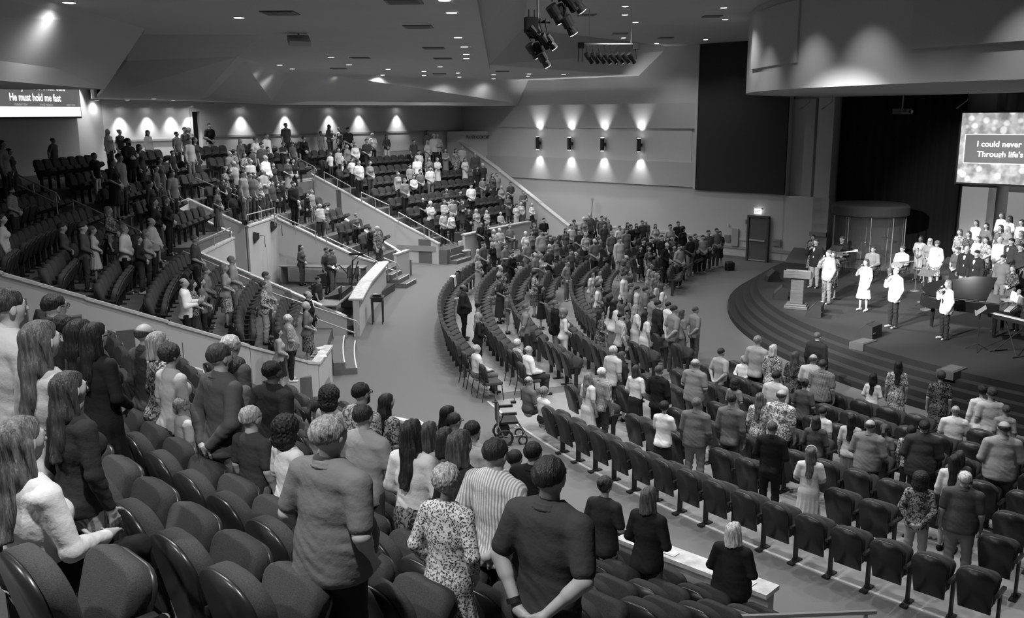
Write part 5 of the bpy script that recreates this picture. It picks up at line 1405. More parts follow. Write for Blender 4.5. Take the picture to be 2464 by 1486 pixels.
def describe(c):
    sx, hr, ht, tt, sl, tp, bt, bo, bp, po = c[:10]; W = []
    tn = TW[int(tt)]; pt = {'.': '', 'f': 'floral ', 'p': 'plaid ', 's': 'striped ', 'h': 'striped ', 'L': 'leopard print '}[tp]
    h = {'s': 'short %s hair', 'b': 'balding %s head', 'l': 'long %s hair', 'o': '%s bobbed hair', 'c': 'curly %s hair', 'w': 'short curly %s hair', 'p': '%s hair bun', 't': '%s ponytail'}[hr] % HW(int(ht))
    if bt == 'd': g = '%s%s %s' % (pt, tn, 'dress')
    else:
        g = '%s%s %s, %s %s' % (pt, tn, {'s': 'top', 'l': 'shirt', 'j': 'jacket'}[sl], TW[int(bo)] if bp == '.' else 'patterned', {'t': 'trousers', 'k': 'skirt', 'h': 'shorts'}[bt])
    return ('child' if sx in 'bg' else 'person'), h, g
PE = []
for ln in PEOPLE.strip().splitlines():
    a = ln.split(); PE.append((int(a[0]), float(a[1]), float(a[2]), float(a[3]), float(a[4]), a[5]))
def pdist(p): return math.hypot(p[1], p[2])
PE.sort(key=pdist)
def pkey(p): return float(np.dot(np.array([p[1], p[2], p[3] + 1.2]) - CAM, np.array(_r)) / np.dot(np.array([p[1], p[2], p[3] + 1.2]) - CAM, np.array(_f)))
near_n = 300; SOLO = [p for p in PE if p[0] >= 8] ; rest = [p for p in PE if p[0] < 8]; SOLO += rest[:near_n - len(SOLO)]; FAR = rest[near_n - len([p for p in PE if p[0] >= 8]):]
buck = {}
for p in SOLO: buck.setdefault((p[0],) + describe(p[5]), []).append(p)
LAB = {}
for (s, k, h, g), L in buck.items():
    L.sort(key=pkey)
    for i, p in enumerate(L):
        t = '%s, %s, %s, %s' % (k, h, g, SECT[s])
        if len(L) > 1: t += ', %s from left' % side_word(i, 99)
        LAB[id(p)] = t
def kid_fix(me, on):
    if not on: return me
    if 'kid' in me.keys(): return me
    n = len(me.vertices); a = np.empty(n * 3, np.float32); me.vertices.foreach_get('co', a); a = a.reshape(-1, 3)
    z0 = 1.52 + (SEAT_DZ if me.get('seated') else 0); w = np.clip((a[:, 2] - z0 + .06) / .10, 0, 1)
    m = a[:, 2] > z0 - .06; s = 1 + .20 * w
    near = (np.abs(a[:, 0]) < .16)
    w2 = np.where(near & m, 1, 0); s = 1 + .20 * w * w2
    a[:, 0] *= s; a[:, 1] *= s; a[:, 2] = z0 + (a[:, 2] - z0) * s
    me.vertices.foreach_set('co', a.ravel()); me.update(); me['kid'] = 1; return me
KC = {}
def pm(kind, sex, pose, lod, kid=False, **o):
    if not kid: return part_mesh(kind, sex, pose, lod, **o)
    key = (kind, sex, pose, lod) + tuple(sorted(o.items()))
    if key in KC: return KC[key]
    me = part_mesh(kind, sex, pose, lod, **o).copy(); me['seated'] = 1 if pose == '5' else 0
    if pose == '5' and False: pass
    KC[key] = kid_fix(me, kind in ('body', 'mane', 'eyes', 'glasses')); return KC[key]
SITTERS = []
def figure(p, lod=None, label=None):
    s, x, y, z, h, c = p; sx, hr, ht, tt, sl, tp, bt, bo, bp, po = c[:10]; fl = c[10:]
    d = math.hypot(x, y); sex = 'm' if sx in 'mMb' else 'f'; kid = sx in 'bg'
    if lod is None: lod = 0 if d < 9.5 else (1 if d < 21 or s == 8 else (2 if d < 34 else 3))
    tgt = (13.5, 28.0) if s < 8 or s == 10 else ((-4, 20) if s == 8 else (-2, 24))
    rnd = random.Random(int(x * 100) * 7 + int(y * 100)); yaw = face_yaw((x, y), tgt) + rnd.uniform(-.16, .16)
    if s == 8 and y > 30: yaw += .1
    pose = po if po != '5' else '5'; mp = pose
    fat = 1 if 'W' in fl else 0; seated = pose == '5'
    t = thing('person', label or 'person', 'person', (x, y, z), yaw)
    sc = h / 1.78; t.scale = (sc * (1.10 if fat else rnd.uniform(.96, 1.04)), sc * (1.08 if fat else 1), sc)
    sk = skin_m[1 if sx in 'MF' else 0]
    bm = pm('body', sex, mp, lod, kid, fat=fat); pobj('body', bm, sk, t)
    hem = .86 if bt != 'd' and not (tt in '89' and sl == 'l' and bt == 'k') else .98
    if sl == 'j': hem = .84
    if seated: hem = .96
    top = pm('top', sex, mp, lod, kid, sl=sl, fat=fat, hem=hem)
    tm = cloth(tt, tp); bmz = cloth(bo, 's' if 'Z' in fl else (bp if bp in 'fps' else '.')) if bt != 'd' else tm
    pobj({'s': 'shirt', 'l': 'shirt', 'j': 'jacket'}[sl] if bt != 'd' else 'dress_bodice', top, tm, t)
    if sex == 'm' and sl in 'lj' or (sex == 'm' and 'K' in fl or 'W' in fl) and lod <= 1:
        if lod <= 1: pobj('collar', pm('collar', 'm', '5' if seated else '0', min(lod, 1), kid), tm, t)
    if bt in 'th' or seated:
        pobj('shorts' if bt == 'h' else 'trousers', pm('trousers', sex, mp, lod, kid, fat=fat, up=1.05 if bt == 'h' else 1.97, flare=.03 if 'Z' in fl else .008), bmz, t)
    else:
        long_ = bt == 'd' and int(tt) % 2 == 0 or 'R' in fl or 'M' in fl
        pobj('skirt' if bt == 'k' else 'dress_skirt', pm('skirt', sex, '0', lod, kid, hem=.24 if 'M' in fl or (bt == 'd' and long_) else .44, w=.25 if bt == 'd' or 'M' in fl else .21), bmz, t)
    if not (hr == 'b' and int(ht) > 8 and lod > 1): pobj('hair', pm('mane', sex, '5' if seated else '0', lod if lod > 0 or d > 8 else 0, kid, h=hr), hairm(ht), t)
    if lod <= 1 or s >= 8: pobj('eyes', pm('eyes', 'm', '5' if seated else '0', 1, kid), black_m, t)
    if 'g' in fl and lod <= 2: pobj('glasses', pm('glasses', 'm', '5' if seated else '0', 1, kid), black_m, t)
    if 'B' in fl: pobj('beard', pm('beard', 'm', '5' if seated else '0', min(lod, 2), kid), hairm(ht), t)
    if 'S' in fl or 'V' in fl: pobj('shirt_front', pm('shirt_front', sex, '0', min(lod, 2), kid, fat=fat), cloth('1' if 'V' in fl else '8', '.'), t)
    if 'H' in fl:
        b = MB(); b.tube([(.092 * math.cos(a), -.0, 1.70 + .105 * math.sin(a)) for a in [i * math.pi / 10 for i in range(11)]], .012, 6); b.build('headband', white_m, t)
    if 'K' in fl:
        b = MB(); w = jts('2')[1][1]; b.tube([(w[0] - .02, w[1] - .002, w[2] + .035), (w[0] - .035, w[1] + .004, w[2] + .06)], .037, 14); b.build('wristband', black_m, t)
    if d < 9.5 and fat and bt == 't' and po == '7':
        b = MB(); pts = [(.172 * math.cos(a) * 1.08, -.004 + .155 * math.sin(a), .985) for a in [i * math.tau / 28 for i in range(29)]]; b.tube(pts, .018, 6); b.build('belt', black_m, t)
    shm = cloth('8' if rnd.random() < .22 or (s == 8 and tt in '9' and bt != 't') else rnd.choice('0123'), '.')
    if lod <= 2 or s >= 8:
        for sd in (-1, 1):
            q = pobj('shoe', part_mesh('shoe', 'm', '0', max(1, lod)), shm, t); q.location = (sd * .120, (.445 if seated else -.02), 0); q.rotation_euler = (0, 0, -sd * .12)
    if seated: SITTERS.append((x, y))
    return t
def mic_for(t, h, right=True):
    """a hand microphone held at the mouth of the person t"""
    bpy.context.view_layer.update() if False else None
    M4 = Matrix.Translation(t.location) @ t.rotation_euler.to_matrix().to_4x4() @ Matrix.Diagonal(t.scale.to_4d())
    m = thing('microphone', 'black microphone held by the singer with ' + t['label'].split(',')[1].strip() + ' and ' + t['label'].split(',')[2].strip(), 'microphone')
    a = M4 @ Vector((.075, .235, 1.50)); c = M4 @ Vector((.025, .165, 1.60)); m.location = a; d = c - a
    b = MB(); b.tube([Vector((0, 0, 0)) - d * .6, d * .72], .014, 10, .019); b.build('handle', black_m, m)
    b = MB(); b.tube([d * .70, d * .80, d * 1.0, d * 1.1], .027, 10, .022); b.build('mesh_head', steel_m, m)
    return m
for p in SOLO: 
    t = figure(p, label=LAB[id(p)])
    if p[0] == 8 and p[5][9] == '4': mic_for(t, p[4])
# everyone farther than the nearest three hundred: one object
def merged_crowd(L):
    V, Q, MI, o, mats, mi = [], [], [], 0, [], {}
    def put(me, m, T):
        nonlocal o
        n = len(me.vertices); a = np.empty(n * 3, np.float32); me.vertices.foreach_get('co', a); a = a.reshape(-1, 3) @ np.array(T.to_3x3()).T + np.array(T.translation)
        q = np.empty(len(me.loops), np.int32); me.loops.foreach_get('vertex_index', q); q = q.reshape(-1, 4) + o; o += n
        if m.name not in mi: mi[m.name] = len(mats); mats.append(m)
        V.append(a); Q.append(q); MI.append(np.full(len(q), mi[m.name], np.int32))
    for s, x, y, z, h, c in L:
        sx, hr, ht, tt, sl, tp, bt, bo, bp, po = c[:10]; sex = 'm' if sx in 'mMb' else 'f'; kid = sx in 'bg'
        rnd = random.Random(int(x * 100)); yaw = face_yaw((x, y), (13.5, 28.0)) + rnd.uniform(-.15, .15); k = h / 1.78
        T = Matrix.Translation((x, y, z)) @ Matrix.Rotation(yaw, 4, 'Z') @ Matrix.Diagonal((k, k, k, 1)); tm = cloth(tt, tp)
        put(pm('body', sex, po, 3, kid, fat=0), skin_m[1 if sx in 'MF' else 0], T); put(pm('top', sex, po, 3, kid, sl=sl, fat=0, hem=.86), tm, T)
        if bt in 'th' or po == '5': put(pm('trousers', sex, po, 3, kid, fat=0, up=1.97, flare=.008), cloth(bo, '.'), T)
        else: put(pm('skirt', sex, '0', 3, kid, hem=.44, w=.21), tm if bt == 'd' else cloth(bo, '.'), T)
        put(pm('mane', sex, '5' if po == '5' else '0', 3, kid, h=hr), hairm(ht), T)
    me = raw_mesh('distant_congregation', np.concatenate(V), np.concatenate(Q))
    for m in mats: me.materials.append(m)
    me.polygons.foreach_set('material_index', np.concatenate(MI)); o = bpy.data.objects.new('distant_congregation', me); COL.objects.link(o)
    o['label'] = 'standing congregation in the farthest upper rows under the side wall'; o['category'] = 'people'; o['kind'] = 'stuff'
merged_crowd(FAR)
def near_person(s):
    for p in PE:
        if (p[1] - s[0]) ** 2 + (p[2] - s[1]) ** 2 < .30 ** 2 and abs(p[3] - s[2]) < .35: return True
    return False
build_seats(near_person)
# ---------------------------------------------------------------- choir risers under the singers
def riser_rows():
    for zz, nm in ((1.15, 'first'), (1.4, 'second'), (1.65, 'third')):
        L = sorted([(p[1], p[2]) for p in PE if p[0] == 9 and abs(p[3] - zz) < .02])
        yield zz, nm, L
for zz, nm, L in riser_rows():
    P = np.array(L); c = P.mean(0); d = np.linalg.svd(P - c)[2][0]; d = d if d[0] * AV[0] + d[1] * AV[1] < 0 else -d
    n = np.array([-d[1], d[0]]); n = n if n @ (np.array([25, 40]) - c) > 0 else -n; s = (P - c) @ d; w = (P - c) @ n
    a, e = c + d * (s.min() - .5), c + d * (s.max() + 2.4); f = n * (w.min() - .42); k = n * (w.max() + .55 + (2.6 if zz > 1.6 else .2))
    q = [tuple(a + f), tuple(e + f), tuple(e + k), tuple(a + k)]
    ar = sum(q[i][0] * q[(i + 1) % 4][1] - q[(i + 1) % 4][0] * q[i][1] for i in range(4)); q = q if ar > 0 else q[::-1]
    b = MB(); b.prism(q, ZS, zz - .004); t = b.build('choir_riser', stage_m); tag(t, 'black carpeted choir step, %s level above the platform' % nm, 'riser')
    p0 = a + n * (w.min() + .3); p1 = a + k; b = MB(); b.tube([(p0[0], p0[1], zz), (p0[0], p0[1], zz + 1.0), (p1[0], p1[1], zz + 1.0), (p1[0], p1[1], zz)], .025, 6); b.prism([tuple(p0 - d * .02)[:2], tuple(p0 + d * .02)[:2], tuple(p1 + d * .02)[:2], tuple(p1 - d * .02)[:2]], zz + .1, zz + .95)
    tag(b.build('riser_end_panel', mat('riser_end', .10, .7)), 'grey end panel with dark rail beside the %s choir level' % nm, 'panel')
# guitars
for p in PE:
    if p[0] == 8 and p[5][9] == '5':
        x, y = p[1], p[2]; yw = face_yaw((x, y), (-4, 20)); f = Vector((-math.sin(yw), math.cos(yw)))
        gi = {1: ('white electric guitar on the lap of the leftmost seated player', .7), 4: ('dark small guitar held by the middle seated player', .05), 8: ('brown guitar held by the seated player in the white shirt', .25)}
        tt = int(p[5][3])
        if tt in gi: guitar(x + f.x * .30, y + f.y * .30, ZS + .66 * p[4] / 1.78, yw, gi[tt][0], gi[tt][1])
# plain chairs under seated people that have no theatre seat
fabc = mat('chair_fabric', .05, .9, bump=(200, .3))
def side_chair(loc, rz, label, back=True, frame=black_m, pad=fabc):
    t = thing('side_chair', label, 'chair', loc, rz)
    b = MB(); b.box((0, .02, .44), (.48, .46, .08)); bevel(b.build('seat', pad, t), .025)
    b = MB(); o = dome_outline(.46, .90, .12, .46); pl_ = pillow(o, -.03, .03, .18, .012); pl_.v = [(x, y - .22, z) for x, y, z in pl_.v]; pl_.build('backrest', pad, t, smooth=True)
    for sx in (-1, 1):
        b = MB(); b.tube([(sx * .22, -.22, .9), (sx * .22, -.22, .42), (sx * .23, -.30, .0)], .012, 6); b.build('rear_leg', frame, t)
        b = MB(); b.tube([(sx * .22, .22, .42), (sx * .23, .26, .0)], .012, 6); b.build('leg', frame, t)
    b = MB(); b.tube([(-.22, .22, .40), (.22, .22, .40)], .010, 6); b.tube([(-.22, -.22, .40), (.22, -.22, .40)], .010, 6); b.build('seat_rail', frame, t)
    return t
for x, y, lb in ((-1.33, 23.35, 'armless padded chair at the row end, farthest of three'), (-1.10, 22.75, 'armless padded chair at the row end, middle of three'), (-.80, 22.05, 'armless padded chair under the seated white haired man')):
    side_chair((x + .25, y, .012), face_yaw((x, y), O2), lb)
k = 0
for p in PE:
    if p[0] == 8 and p[5][9] == '5':
        k += 1; yw = face_yaw((p[1], p[2]), (-4, 20)); side_chair((p[1], p[2], ZS), yw, ['', 'dark chair under the guitar player in white', 'dark chair under the player with the dark guitar', 'dark chair under the player in black beside the drums'][k] if k < 4 else 'dark chair under a seated player')
    elif p[0] == 6 and p[5][9] == '5' and math.hypot(p[1] + .55, p[2] - 22.1) > .8:
        side_chair((p[1], p[2], .012), face_yaw((p[1], p[2]), O2), 'dark seat folded down under %s seated near the aisle' % ('the woman with fair hair' if p[5][0] == 'f' else 'the balding man'))
t = side_chair((-2.35, 44.9, 0), face_yaw((-2.35, 44.9), (13, 28)), 'ornate chair with pale oval back by the far steps', pad=mat('pale_upholstery', .62, .8)); t.name = 'ornate_chair'
# wheelchair
t = thing('wheelchair', 'empty powered wheelchair parked behind the outermost floor row', 'wheelchair', (-.12, 19.0, 0), face_yaw((-.12, 19.0), O2) - .3)
b = MB(); o = [(-.21, .50), (.21, .50), (.21, .93), (-.21, .93)]; b.prism([(-.21, -.24), (.21, -.24), (.21, -.21), (-.21, -.21)], .50, .93); b.build('backrest', black_m, t)
b = MB(); b.box((0, .0, .49), (.44, .42, .06)); bevel(b.build('seat', black_m, t)); b = MB(); b.box((0, -.12, .30), (.28, .20, .22)); b.build('battery_box', mat('battery_grey', .03, .5), t); b = MB(); b.box((0, -.225, .33), (.08, .01, .05)); b.build('battery_label', white_m, t)
for sx in (-1, 1):
    b = MB(); pts = [(sx * .27, -.10 + .17 * math.cos(a), .17 + .17 * math.sin(a)) for a in [i * math.tau / 24 for i in range(25)]]; b.tube(pts, .028, 8); b.build('rear_wheel', black_m, t)
    b = MB(); pts = [(sx * .25, .30 + .09 * math.cos(a), .09 + .09 * math.sin(a)) for a in [i * math.tau / 16 for i in range(17)]]; b.tube(pts, .02, 8); b.build('caster_wheel', black_m, t)
    b = MB(); b.tube([(sx * .24, -.24, 1.0), (sx * .24, -.23, .45), (sx * .25, -.10, .17)], .013, 6); b.tube([(sx * .25, -.10, .20), (sx * .25, .28, .22), (sx * .25, .30, .10)], .012, 6); b.tube([(sx * .24, .20, .46), (sx * .20, .42, .12), (sx * .12, .5, .10)], .011, 6); b.build('side_frame', chrome_m, t)
    b = MB(); b.box((sx * .27, .0, .72), (.06, .32, .05)); b.tube([(sx * .27, -.12, .72), (sx * .25, -.2, .5)], .012, 6); b.build('armrest', black_m, t)
    b = MB(); b.tube([(sx * .24, -.24, .98), (sx * .24, -.36, 1.0)], .02, 8); b.build('push_handle', black_m, t)
b = MB(); b.box((-.28, .18, .80), (.07, .12, .05)); b.tube([(-.28, .2, .82), (-.28, .2, .89)], .008, 6); b.build('joystick', black_m, t)
# small dark stand table in the aisle
t = thing('offering_table', 'small tall dark wooden table against the sound booth wall', 'table', (-4.62, 30.75, 0), .05); dwm = mat('dark_wood', .025, .35)
b = MB(); b.box((0, 0, .93), (.46, .46, .03)); b.build('tabletop', dwm, t); b = MB(); b.box((0, 0, .85), (.40, .40, .14)); b.build('apron', dwm, t)
for sx in (-1, 1):
    for sy in (-1, 1): b = MB(); b.tube([(sx * .17, sy * .17, .0), (sx * .18, sy * .18, .8)], .018, 6, .026); b.build('leg', dwm, t)
t = thing('offering_plate', 'stack of round dark plates on the tall dark table', 'plates', (-4.62, 30.75, .946)); b = MB(); b.lathe([(.10, 0), (.17, .03), (.17, .04), (.10, .045), (.16, .07), (.16, .08), (.09, .06)], n=28); b.build('plates', mat('bronze_grey', .06, .35), t)
# handrails
def handrail(label, top, low=None, loop=True, posts=(0.0, .5, 1.0), h=.9, r=.022):
    A, Bp = Vector(top[0]), Vector(top[-1]); t = thing('handrail', label, 'handrail', (A.x, A.y, A.z - h)); o = Vector((A.x, A.y, A.z - h))
    b = MB(); P = [Vector(p) - o for p in top]
    if low: 
        Lw = [Vector(p) - o for p in low]; e = (P[-1] - P[0]).normalized() * .12; b.tube(P + [P[-1] + e * .8 - Vector((0, 0, .08)), (P[-1] + Lw[-1]) / 2 + e, Lw[-1] + e * .5 + Vector((0, 0, .05))] + Lw[::-1], r, 8)
    else: b.tube(P, r, 8)
    b.build('rail', metal_m, t)
    for f in posts:
        p = P[0] + (P[-1] - P[0]) * f; b = MB(); b.tube([p, p - Vector((0, 0, h))], r * .9, 8); b.build('post', metal_m, t)
for lb, tp, lw in (
 ('bright handrail at the far left edge among the dark rows', [(-14.16, 26.12, 5.54), (-12.88, 25.98, 4.94)], [(-14.16, 26.12, 5.24), (-12.88, 25.98, 4.64)]),
 ('bright looped handrail behind the woman with long fair hair', [(-13.17, 27.56, 4.59), (-11.17, 27.38, 3.66)], [(-13.17, 27.56, 4.29), (-11.17, 27.38, 3.36)]),
 ('dim handrail in the middle rows left of the sound booth', [(-12.36, 36.12, 4.68), (-9.99, 36.17, 3.57)], [(-12.36, 36.12, 4.38), (-9.99, 36.17, 3.27)]),
 ('handrail in the upper middle aisle below the side wall', [(-11.73, 45.93, 5.59), (-9.65, 45.34, 4.57)], [(-11.73, 45.93, 5.29), (-9.65, 45.34, 4.27)]),
 ('short handrail along the top of the booth side wall', [(-9.35, 36.09, 3.26), (-7.77, 36.11, 2.52)], None),
 ('lower handrail along the booth side wall', [(-7.34, 36.04, 2.31), (-5.33, 35.88, 1.35)], None),
 ('uppermost short handrail of the far section aisle', [(-9.15, 45.23, 4.33), (-7.81, 44.72, 3.65)], None),
 ('middle short handrail of the far section aisle', [(-7.27, 44.54, 3.38), (-5.92, 44.38, 2.76)], None),
 ('lowest handrail beside the far entry steps', [(-5.43, 43.93, 2.46), (-2.9, 42.93, 1.17)], None),
 ('handrail down the aisle beside the sound booth wall', [(-9.89, 27.29, 3.06), (-7.99, 27.43, 2.15), (-7.13, 27.07, 1.76), (-4.71, 26.91, .95)], [(-9.85, 27.3, 2.74), (-7.95, 27.4, 1.83), (-7.1, 27.05, 1.44), (-4.75, 26.9, .58)]),
 ('handrail over the wall behind the far entry', [ring(O1, 37.45, 162.0, 4.55), ring(O1, 37.45, 157.1, 4.55)], None), ('handrail over the wall behind the sound booth', [ring(O1, 34.82, 174.3, 3.35), ring(O1, 34.82, 169.8, 3.35)], None), ('dark handrail over the wall left of the sound booth', [ring(O1, 34.72, 184.0, 3.1), ring(O1, 34.72, 177.5, 3.1)], None),
 ('looped handrail at the small steps by the booth corner', [(-5.5, 37.3, 1.35), (-4.75, 37.3, 1.05)], [(-5.5, 37.3, .95), (-4.75, 37.3, .7)])):
    handrail(lb, tp, lw, h=.9 if lw else .5)
handrail('slim handrail crossing the bottom edge of the picture', [(0.04, 7.13, 2.75), (2.21, 7.65, 2.46), (3.58, 8.24, 2.15)], None, posts=(.0, .72, .97), h=1.05, r=.024)
handrail('handrail fixed inside the wall of the near section', [ring(O1, 36.6, 209.8, 3.62), ring(O1, 34.0, 208.8, 2.42), ring(O1, 32.25, 208.5, 1.54)], None, posts=(0, .35, .7, 1), h=.25, r=.024)
# sound booth furniture
dkm = mat('desk_top', .20, .5)
t = thing('booth_desk', 'long counter against the side wall of the sound booth', 'desk', ring(O1, 32.7, 170.4, .3), math.radians(169.4)); b = MB(); b.box((0, 0, .74), (3.6, .62, .04)); b.build('desk_top', dkm, t); b = MB(); b.box((-1.7, 0, .36), (.05, .56, .72)); b.box((1.7, 0, .36), (.05, .56, .72)); b.build('desk_side', base_m, t)
t = thing('mixing_desk', 'sound mixing desk behind the booth counter', 'mixing desk', ring(O1, 30.51, 181.33, .3), math.radians(177 + 90)); b = MB(); b.box((0, 0, .72), (3.4, .72, .05)); b.build('desk_top', dkm, t)
b = MB(); b.prism([(-.9, -.3), (.7, -.3), (.7, .3), (-.9, .3)], [.75] * 4, [.80, .80, .95, .95]); b.build('console', mat('console_dark', .03, .5, noise=(30, .6)), t); b = MB(); b.box((-1.55, 0, .35), (.05, .6, .7)); b.box((1.55, 0, .35), (.05, .6, .7)); b.build('desk_side', base_m, t)
for a, z, lb, m in ((179.0, 1.40, 'lit monitor grid on the sound booth counter', mat('monitor_grid', .5, kind='plaid', g2=.08, emit=.7, sc=5)), (182.6, 1.02, 'dark monitor low on the sound booth counter', mat('monitor_dark', .03, .3)), (176.6, 1.15, 'second lit monitor beside the booth light stand', mat('monitor_glow', .35, emit=.6))):
    p = ring(O1, 30.35, a, z); t = thing('computer_monitor', lb, 'monitor', p, face_yaw(p, O1)); b = MB(); b.box((0, .03, .25), (.62, .03, .38)); b.build('housing', black_m, t); b = MB(); b.box((0, .01, .25), (.58, .01, .34)); b.build('monitor_screen', m, t)
    b = MB(); b.tube([(0, .04, -(z - 1.07) if z > 1.1 else .0), (0, .04, .1)], .02); b.lathe([(.11, 0), (.11, .012), (.02, .02)], (0, .04, -(z - 1.05) if z > 1.1 else .0), 16); b.build('stand', black_m, t)
p = ring(O1, 30.32, 178.35, 1.06); t = thing('desk_light_rig', 'black jointed equipment arm standing on the booth counter', 'equipment arm', p); b = MB(); b.tube([(0, 0, 0), (.05, .1, .9), (.35, .05, 1.15)], .03, 8); b.tube([(0, 0, .3), (-.4, 0, .75), (-.6, .05, .7)], .02, 8); b.box((.2, .05, 1.15), (.5, .12, .08)); b.tube([(.02, 0, .2), (.25, .1, .9)], .02, 6); b.build('arm', black_m, t); b = MB(); b.tube([(-.6, .05, .7), (-.66, .05, .66)], .05, 10); b.build('lamp_head', mat('tiny_lamp', .8, emit=1.5), t)
for r, a, z, lb in ((34.66, 173.48, 2.42, 'left black paddle antenna on the booth back wall'), (34.68, 170.51, 2.63, 'right black paddle antenna on the booth back wall')):
    p = ring(O1, r, a, z); t = thing('paddle_antenna', lb, 'antenna', p, math.radians(a + 90)); b = MB(); V = [(-.28, 0, -.05), (-.28, 0, .14), (.22, 0, .26), (.26, 0, .05), (.22, 0, -.18)]; V2 = [(x, y - .03, z_) for x, y, z_ in V]
    b.add(V + V2, [(0, 1, 2, 3, 4), (9, 8, 7, 6, 5)] + [((i + 1) % 5, i, 5 + i, 5 + (i + 1) % 5) for i in range(5)]); b.build('paddle', black_m, t); b = MB(); b.tube([(-.25, .02, .05), (-.25, .2, .05), (-.3, .2, -.4)], .012, 6); b.build('bracket_cable', black_m, t)
t = thing('ptz_camera', 'small black camera on the wall corner above the booth', 'camera', ring(O1, 34.80, 174.6, 2.99)); b = MB(); b.box((0, 0, .12), (.18, .22, .16)); b.tube([(0, 0, 0), (0, 0, .06)], .03); b.build('housing', black_m, t); b = MB(); b.tube([(0, -.1, .12), (0, -.2, .1)], .05, 10); b.build('camera_lens', blackg_m, t)
for a, r, lb in ((176.1, 31.9, 'dark office chair in the sound booth, left'), (179.7, 31.6, 'dark office chair in the sound booth, right')):
    t = thing('office_chair', lb, 'chair', ring(O1, r, a, .3), 1.0); b = MB(); b.box((0, 0, .47), (.48, .46, .09)); bevel(b.build('seat', black_m, t), .03); b = MB(); b.box((0, -.24, .78), (.44, .07, .5)); bevel(b.build('backrest', black_m, t), .03); b = MB(); b.tube([(0, 0, .42), (0, 0, .08)], .03)
    for i in range(5): b.tube([(0, 0, .09), (.28 * math.cos(i * 1.257), .28 * math.sin(i * 1.257), .04)], .02, 6)
    b.build('base', black_m, t)
b = MB(); b.arc(O1, 29.9, 34.7, 169.3, 184.0, 0, .295, 16); struct('floor_booth', b, mat('booth_floor', .06, .9))
# projector hanging before the curtain
t = thing('projector', 'black projector hanging from the soffit before the curtain', 'projector', uv(39.0, 14.4, 0)); b = MB(); b.tube([(0, 0, 7.66), (0, 0, 7.1)], .03); b.build('pipe', steel_m, t); b = MB(); b.box((0, 0, 7.0), (.65, .42, .22), .5); bevel(b.build('housing', mat('projector_body', .05, .4), t)); b = MB(); b.tube([(.22, -.25, 7.0), (.26, -.34, 6.99)], .07, 12); b.build('projector_lens', blackg_m, t)
for u, v_, lb in ((36.4, 17.2, 'thin hanging microphone left under the fascia'), (36.3, 16.2, 'thin hanging microphone right under the fascia'), (37.0, 11.3, 'dark hanging fixture above the projection screen')):
    t = thing('hanging_microphone', lb, 'microphone', uv(u, v_, 7.3)); b = MB(); b.tube([(0, 0, .36), (0, 0, .1), (-.3, -.05, -.12)], .014, 6); b.build('arm', steel_m, t); b = MB(); b.tube([(-.3, -.05, -.12), (-.42, -.07, -.2)], .03, 8); b.build('capsule', steel_m, t)
# bags and papers in the near rows
t = thing('leather_handbag', 'dark leather handbag with a pale handle on the near row floor', 'handbag', (-1.72, 4.05, zf(33.35)), .5)
b = MB(); b.prism([(-.2, -.08), (.2, -.08), (.2, .08), (-.2, .08)], 0, [.28, .28, .26, .26]); q = b.build('bag_body', mat('brown_leather', .035, .35), t); bevel(q, .04, 3); b = MB(); b.tube([(-.12, 0, .26), (-.08, 0, .44), (.08, 0, .44), (.12, 0, .26)], .012, 8); b.build('handle', mat('pale_strap', .45, .4), t); b = MB(); b.box((.02, -.085, .2), (.015, .01, .12)); b.build('tassel', steel_m, t)
t = thing('zip_case', 'pale decorated zip case beside the leather handbag', 'case', (-1.42, 3.72, zf(33.35)), .6)
b = MB(); b.box((0, 0, .06), (.32, .24, .12)); q = b.build('case_body', mat('case_print', .6, .6, kind='floral', g2=.3, sc=9), t); bevel(q, .03, 3); b = MB(); b.box((0, 0, .06), (.325, .245, .01)); b.build('zip', steel_m, t)
def paper(x, y, z, rz, lb, w=.22, d=.28, nm='paper_sheet'):
    t = thing(nm, lb, 'paper', (x, y, z), rz); b = MB(); b.box((0, 0, .004), (w, d, .008)); b.box((.01, .01, .011), (w * .9, d * .9, .006), .08); b.build('sheet', white_m, t)
p = ring(O1, NROWS[7] - .30, 225.55, zf(NROWS[7]) + .45); paper(p[0], p[1], p[2], .3, 'white paper lying between the front seats of the near section', .26, .34)
for a, r, z, lb in ((221.4, 29.98, 1.205, 'open booklet resting on the front rail cap, left one'), (223.6, 29.9, 1.205, 'open booklet on the front rail cap beside the white haired woman')):
    p = ring(O1, r, a, z); paper(p[0], p[1], p[2], .8, lb, .14, .20, 'booklet')
for a, lb in ((196.4, 'book lying on the second section ledge, nearest the aisle wall'), (195.6, 'open book lying on the second section ledge'), (194.8, 'dark book on the ledge before the standing pair')):
    p = ring(O1, 30.68, a, 1.02); paper(p[0], p[1], p[2], .4, lb, .18, .24, 'book')

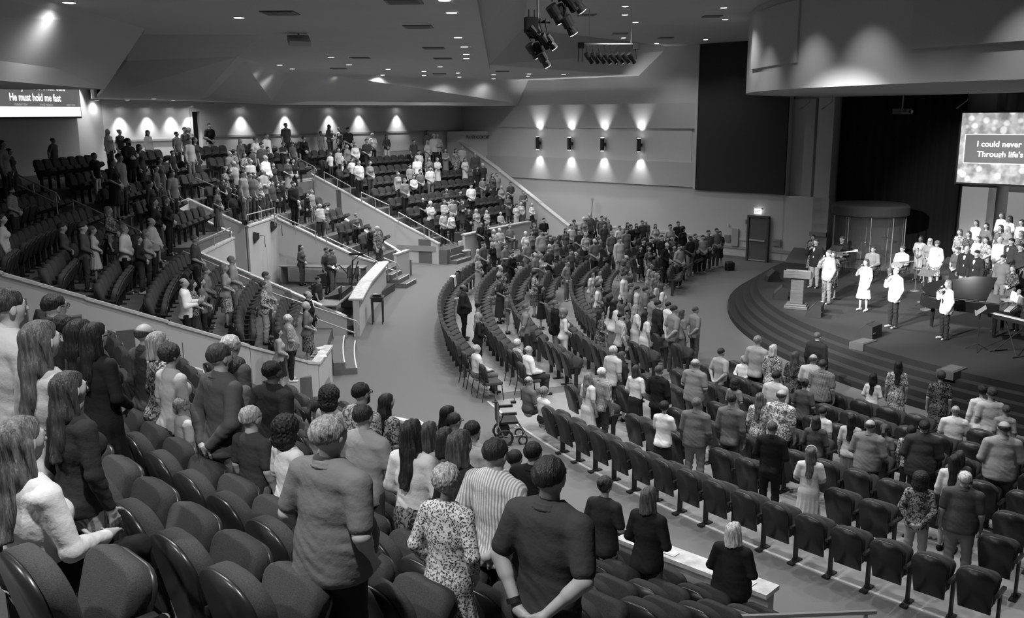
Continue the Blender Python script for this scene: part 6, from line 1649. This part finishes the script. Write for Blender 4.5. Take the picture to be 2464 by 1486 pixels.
# belongings left on the seats of the main floor
def draped(r, a, lb, m, w=.40):
    p = ring(O2, r, a, 0); t = thing('draped_cloth', lb, 'cloth', p, face_yaw(p, O2)); b = MB(); P = [(-.10, .66), (-.07, .98), (0, 1.0), (.09, .97), (.12, .60)]
    V = [(x, y, z) for x in (-w / 2, w / 2) for y, z in P] + [(x, y * 1.12, z + .012) for x in (-w / 2, w / 2) for y, z in P]; F_ = []
    for i in range(4): F_ += [(i, i + 1, i + 6, i + 5), (i + 10, i + 15, i + 16, i + 11)]
    F_ += [(0, 5, 15, 10), (4, 14, 19, 9)] + [(i, i + 10, i + 11, i + 1) for i in range(4)] + [(i + 5, i + 6, i + 16, i + 15) for i in range(4)]
    b.add(V, F_); b.build('cloth_fold', m, t)
draped(27.05, 173.3, 'white cloth hung over a seat back in the outermost left row', white_m); draped(27.05, 170.4, 'speckled garment hung over a seat in the outermost left row', cloth('5', 'f'), .46)
def tote(x, y, z, rz, lb, m, w=.36, d=.18, h=.30):
    t = thing('tote_bag', lb, 'bag', (x, y, z), rz); b = MB(); b.prism([(-w / 2, -d / 2), (w / 2, -d / 2), (w / 2, d / 2), (-w / 2, d / 2)], 0, [h, h, h * .94, h * .94]); bevel(b.build('bag_body', m, t), .03); b = MB(); b.tube([(-w / 4, 0, h * .9), (-w / 5, 0, h + .16), (w / 5, 0, h + .16), (w / 4, 0, h * .9)], .010, 6); b.build('handle', m, t)
for r, a, lb, m in ((26.45, 179.6, 'striped pale bag on a seat in the outermost left row', cloth('7', 'h')), (25.3, 179.3, 'large patterned bag on a seat before the woman in the dark dress', cloth('6', 'f')), (25.25, 164.5, 'small pale backpack by the long haired woman in the second row', cloth('7', '.'))):
    p = ring(O2, r, a, .46); tote(p[0], p[1], p[2], .3, lb, m)
p = ring(O1, 31.9, 190.5, zf(31.9) + .05); tote(p[0], p[1], p[2], .2, 'pale tote bag with white handles in the second section front row', cloth('8', '.'), .3, .14, .34)
p = ring(O1, NROWS[7] - .3, 223.6, zf(NROWS[7]) + .46); tote(p[0], p[1], p[2], .5, 'dark bag with a strap on the seat before the woman in jeans', cloth('1', '.'), .34, .2, .16)
t = thing('backpack', 'dark backpack on the floor at the end of the far rows', 'backpack', (9.9, 41.0, 0), .4); b = MB(); b.prism([(-.2, -.14), (.2, -.14), (.2, .14), (-.2, .14)], 0, [.36, .36, .42, .42]); bevel(b.build('bag_body', black_m, t), .05, 3); b = MB(); b.tube([(-.1, -.15, .36), (-.12, -.2, .2), (-.1, -.15, .05)], .015); b.build('strap', black_m, t)
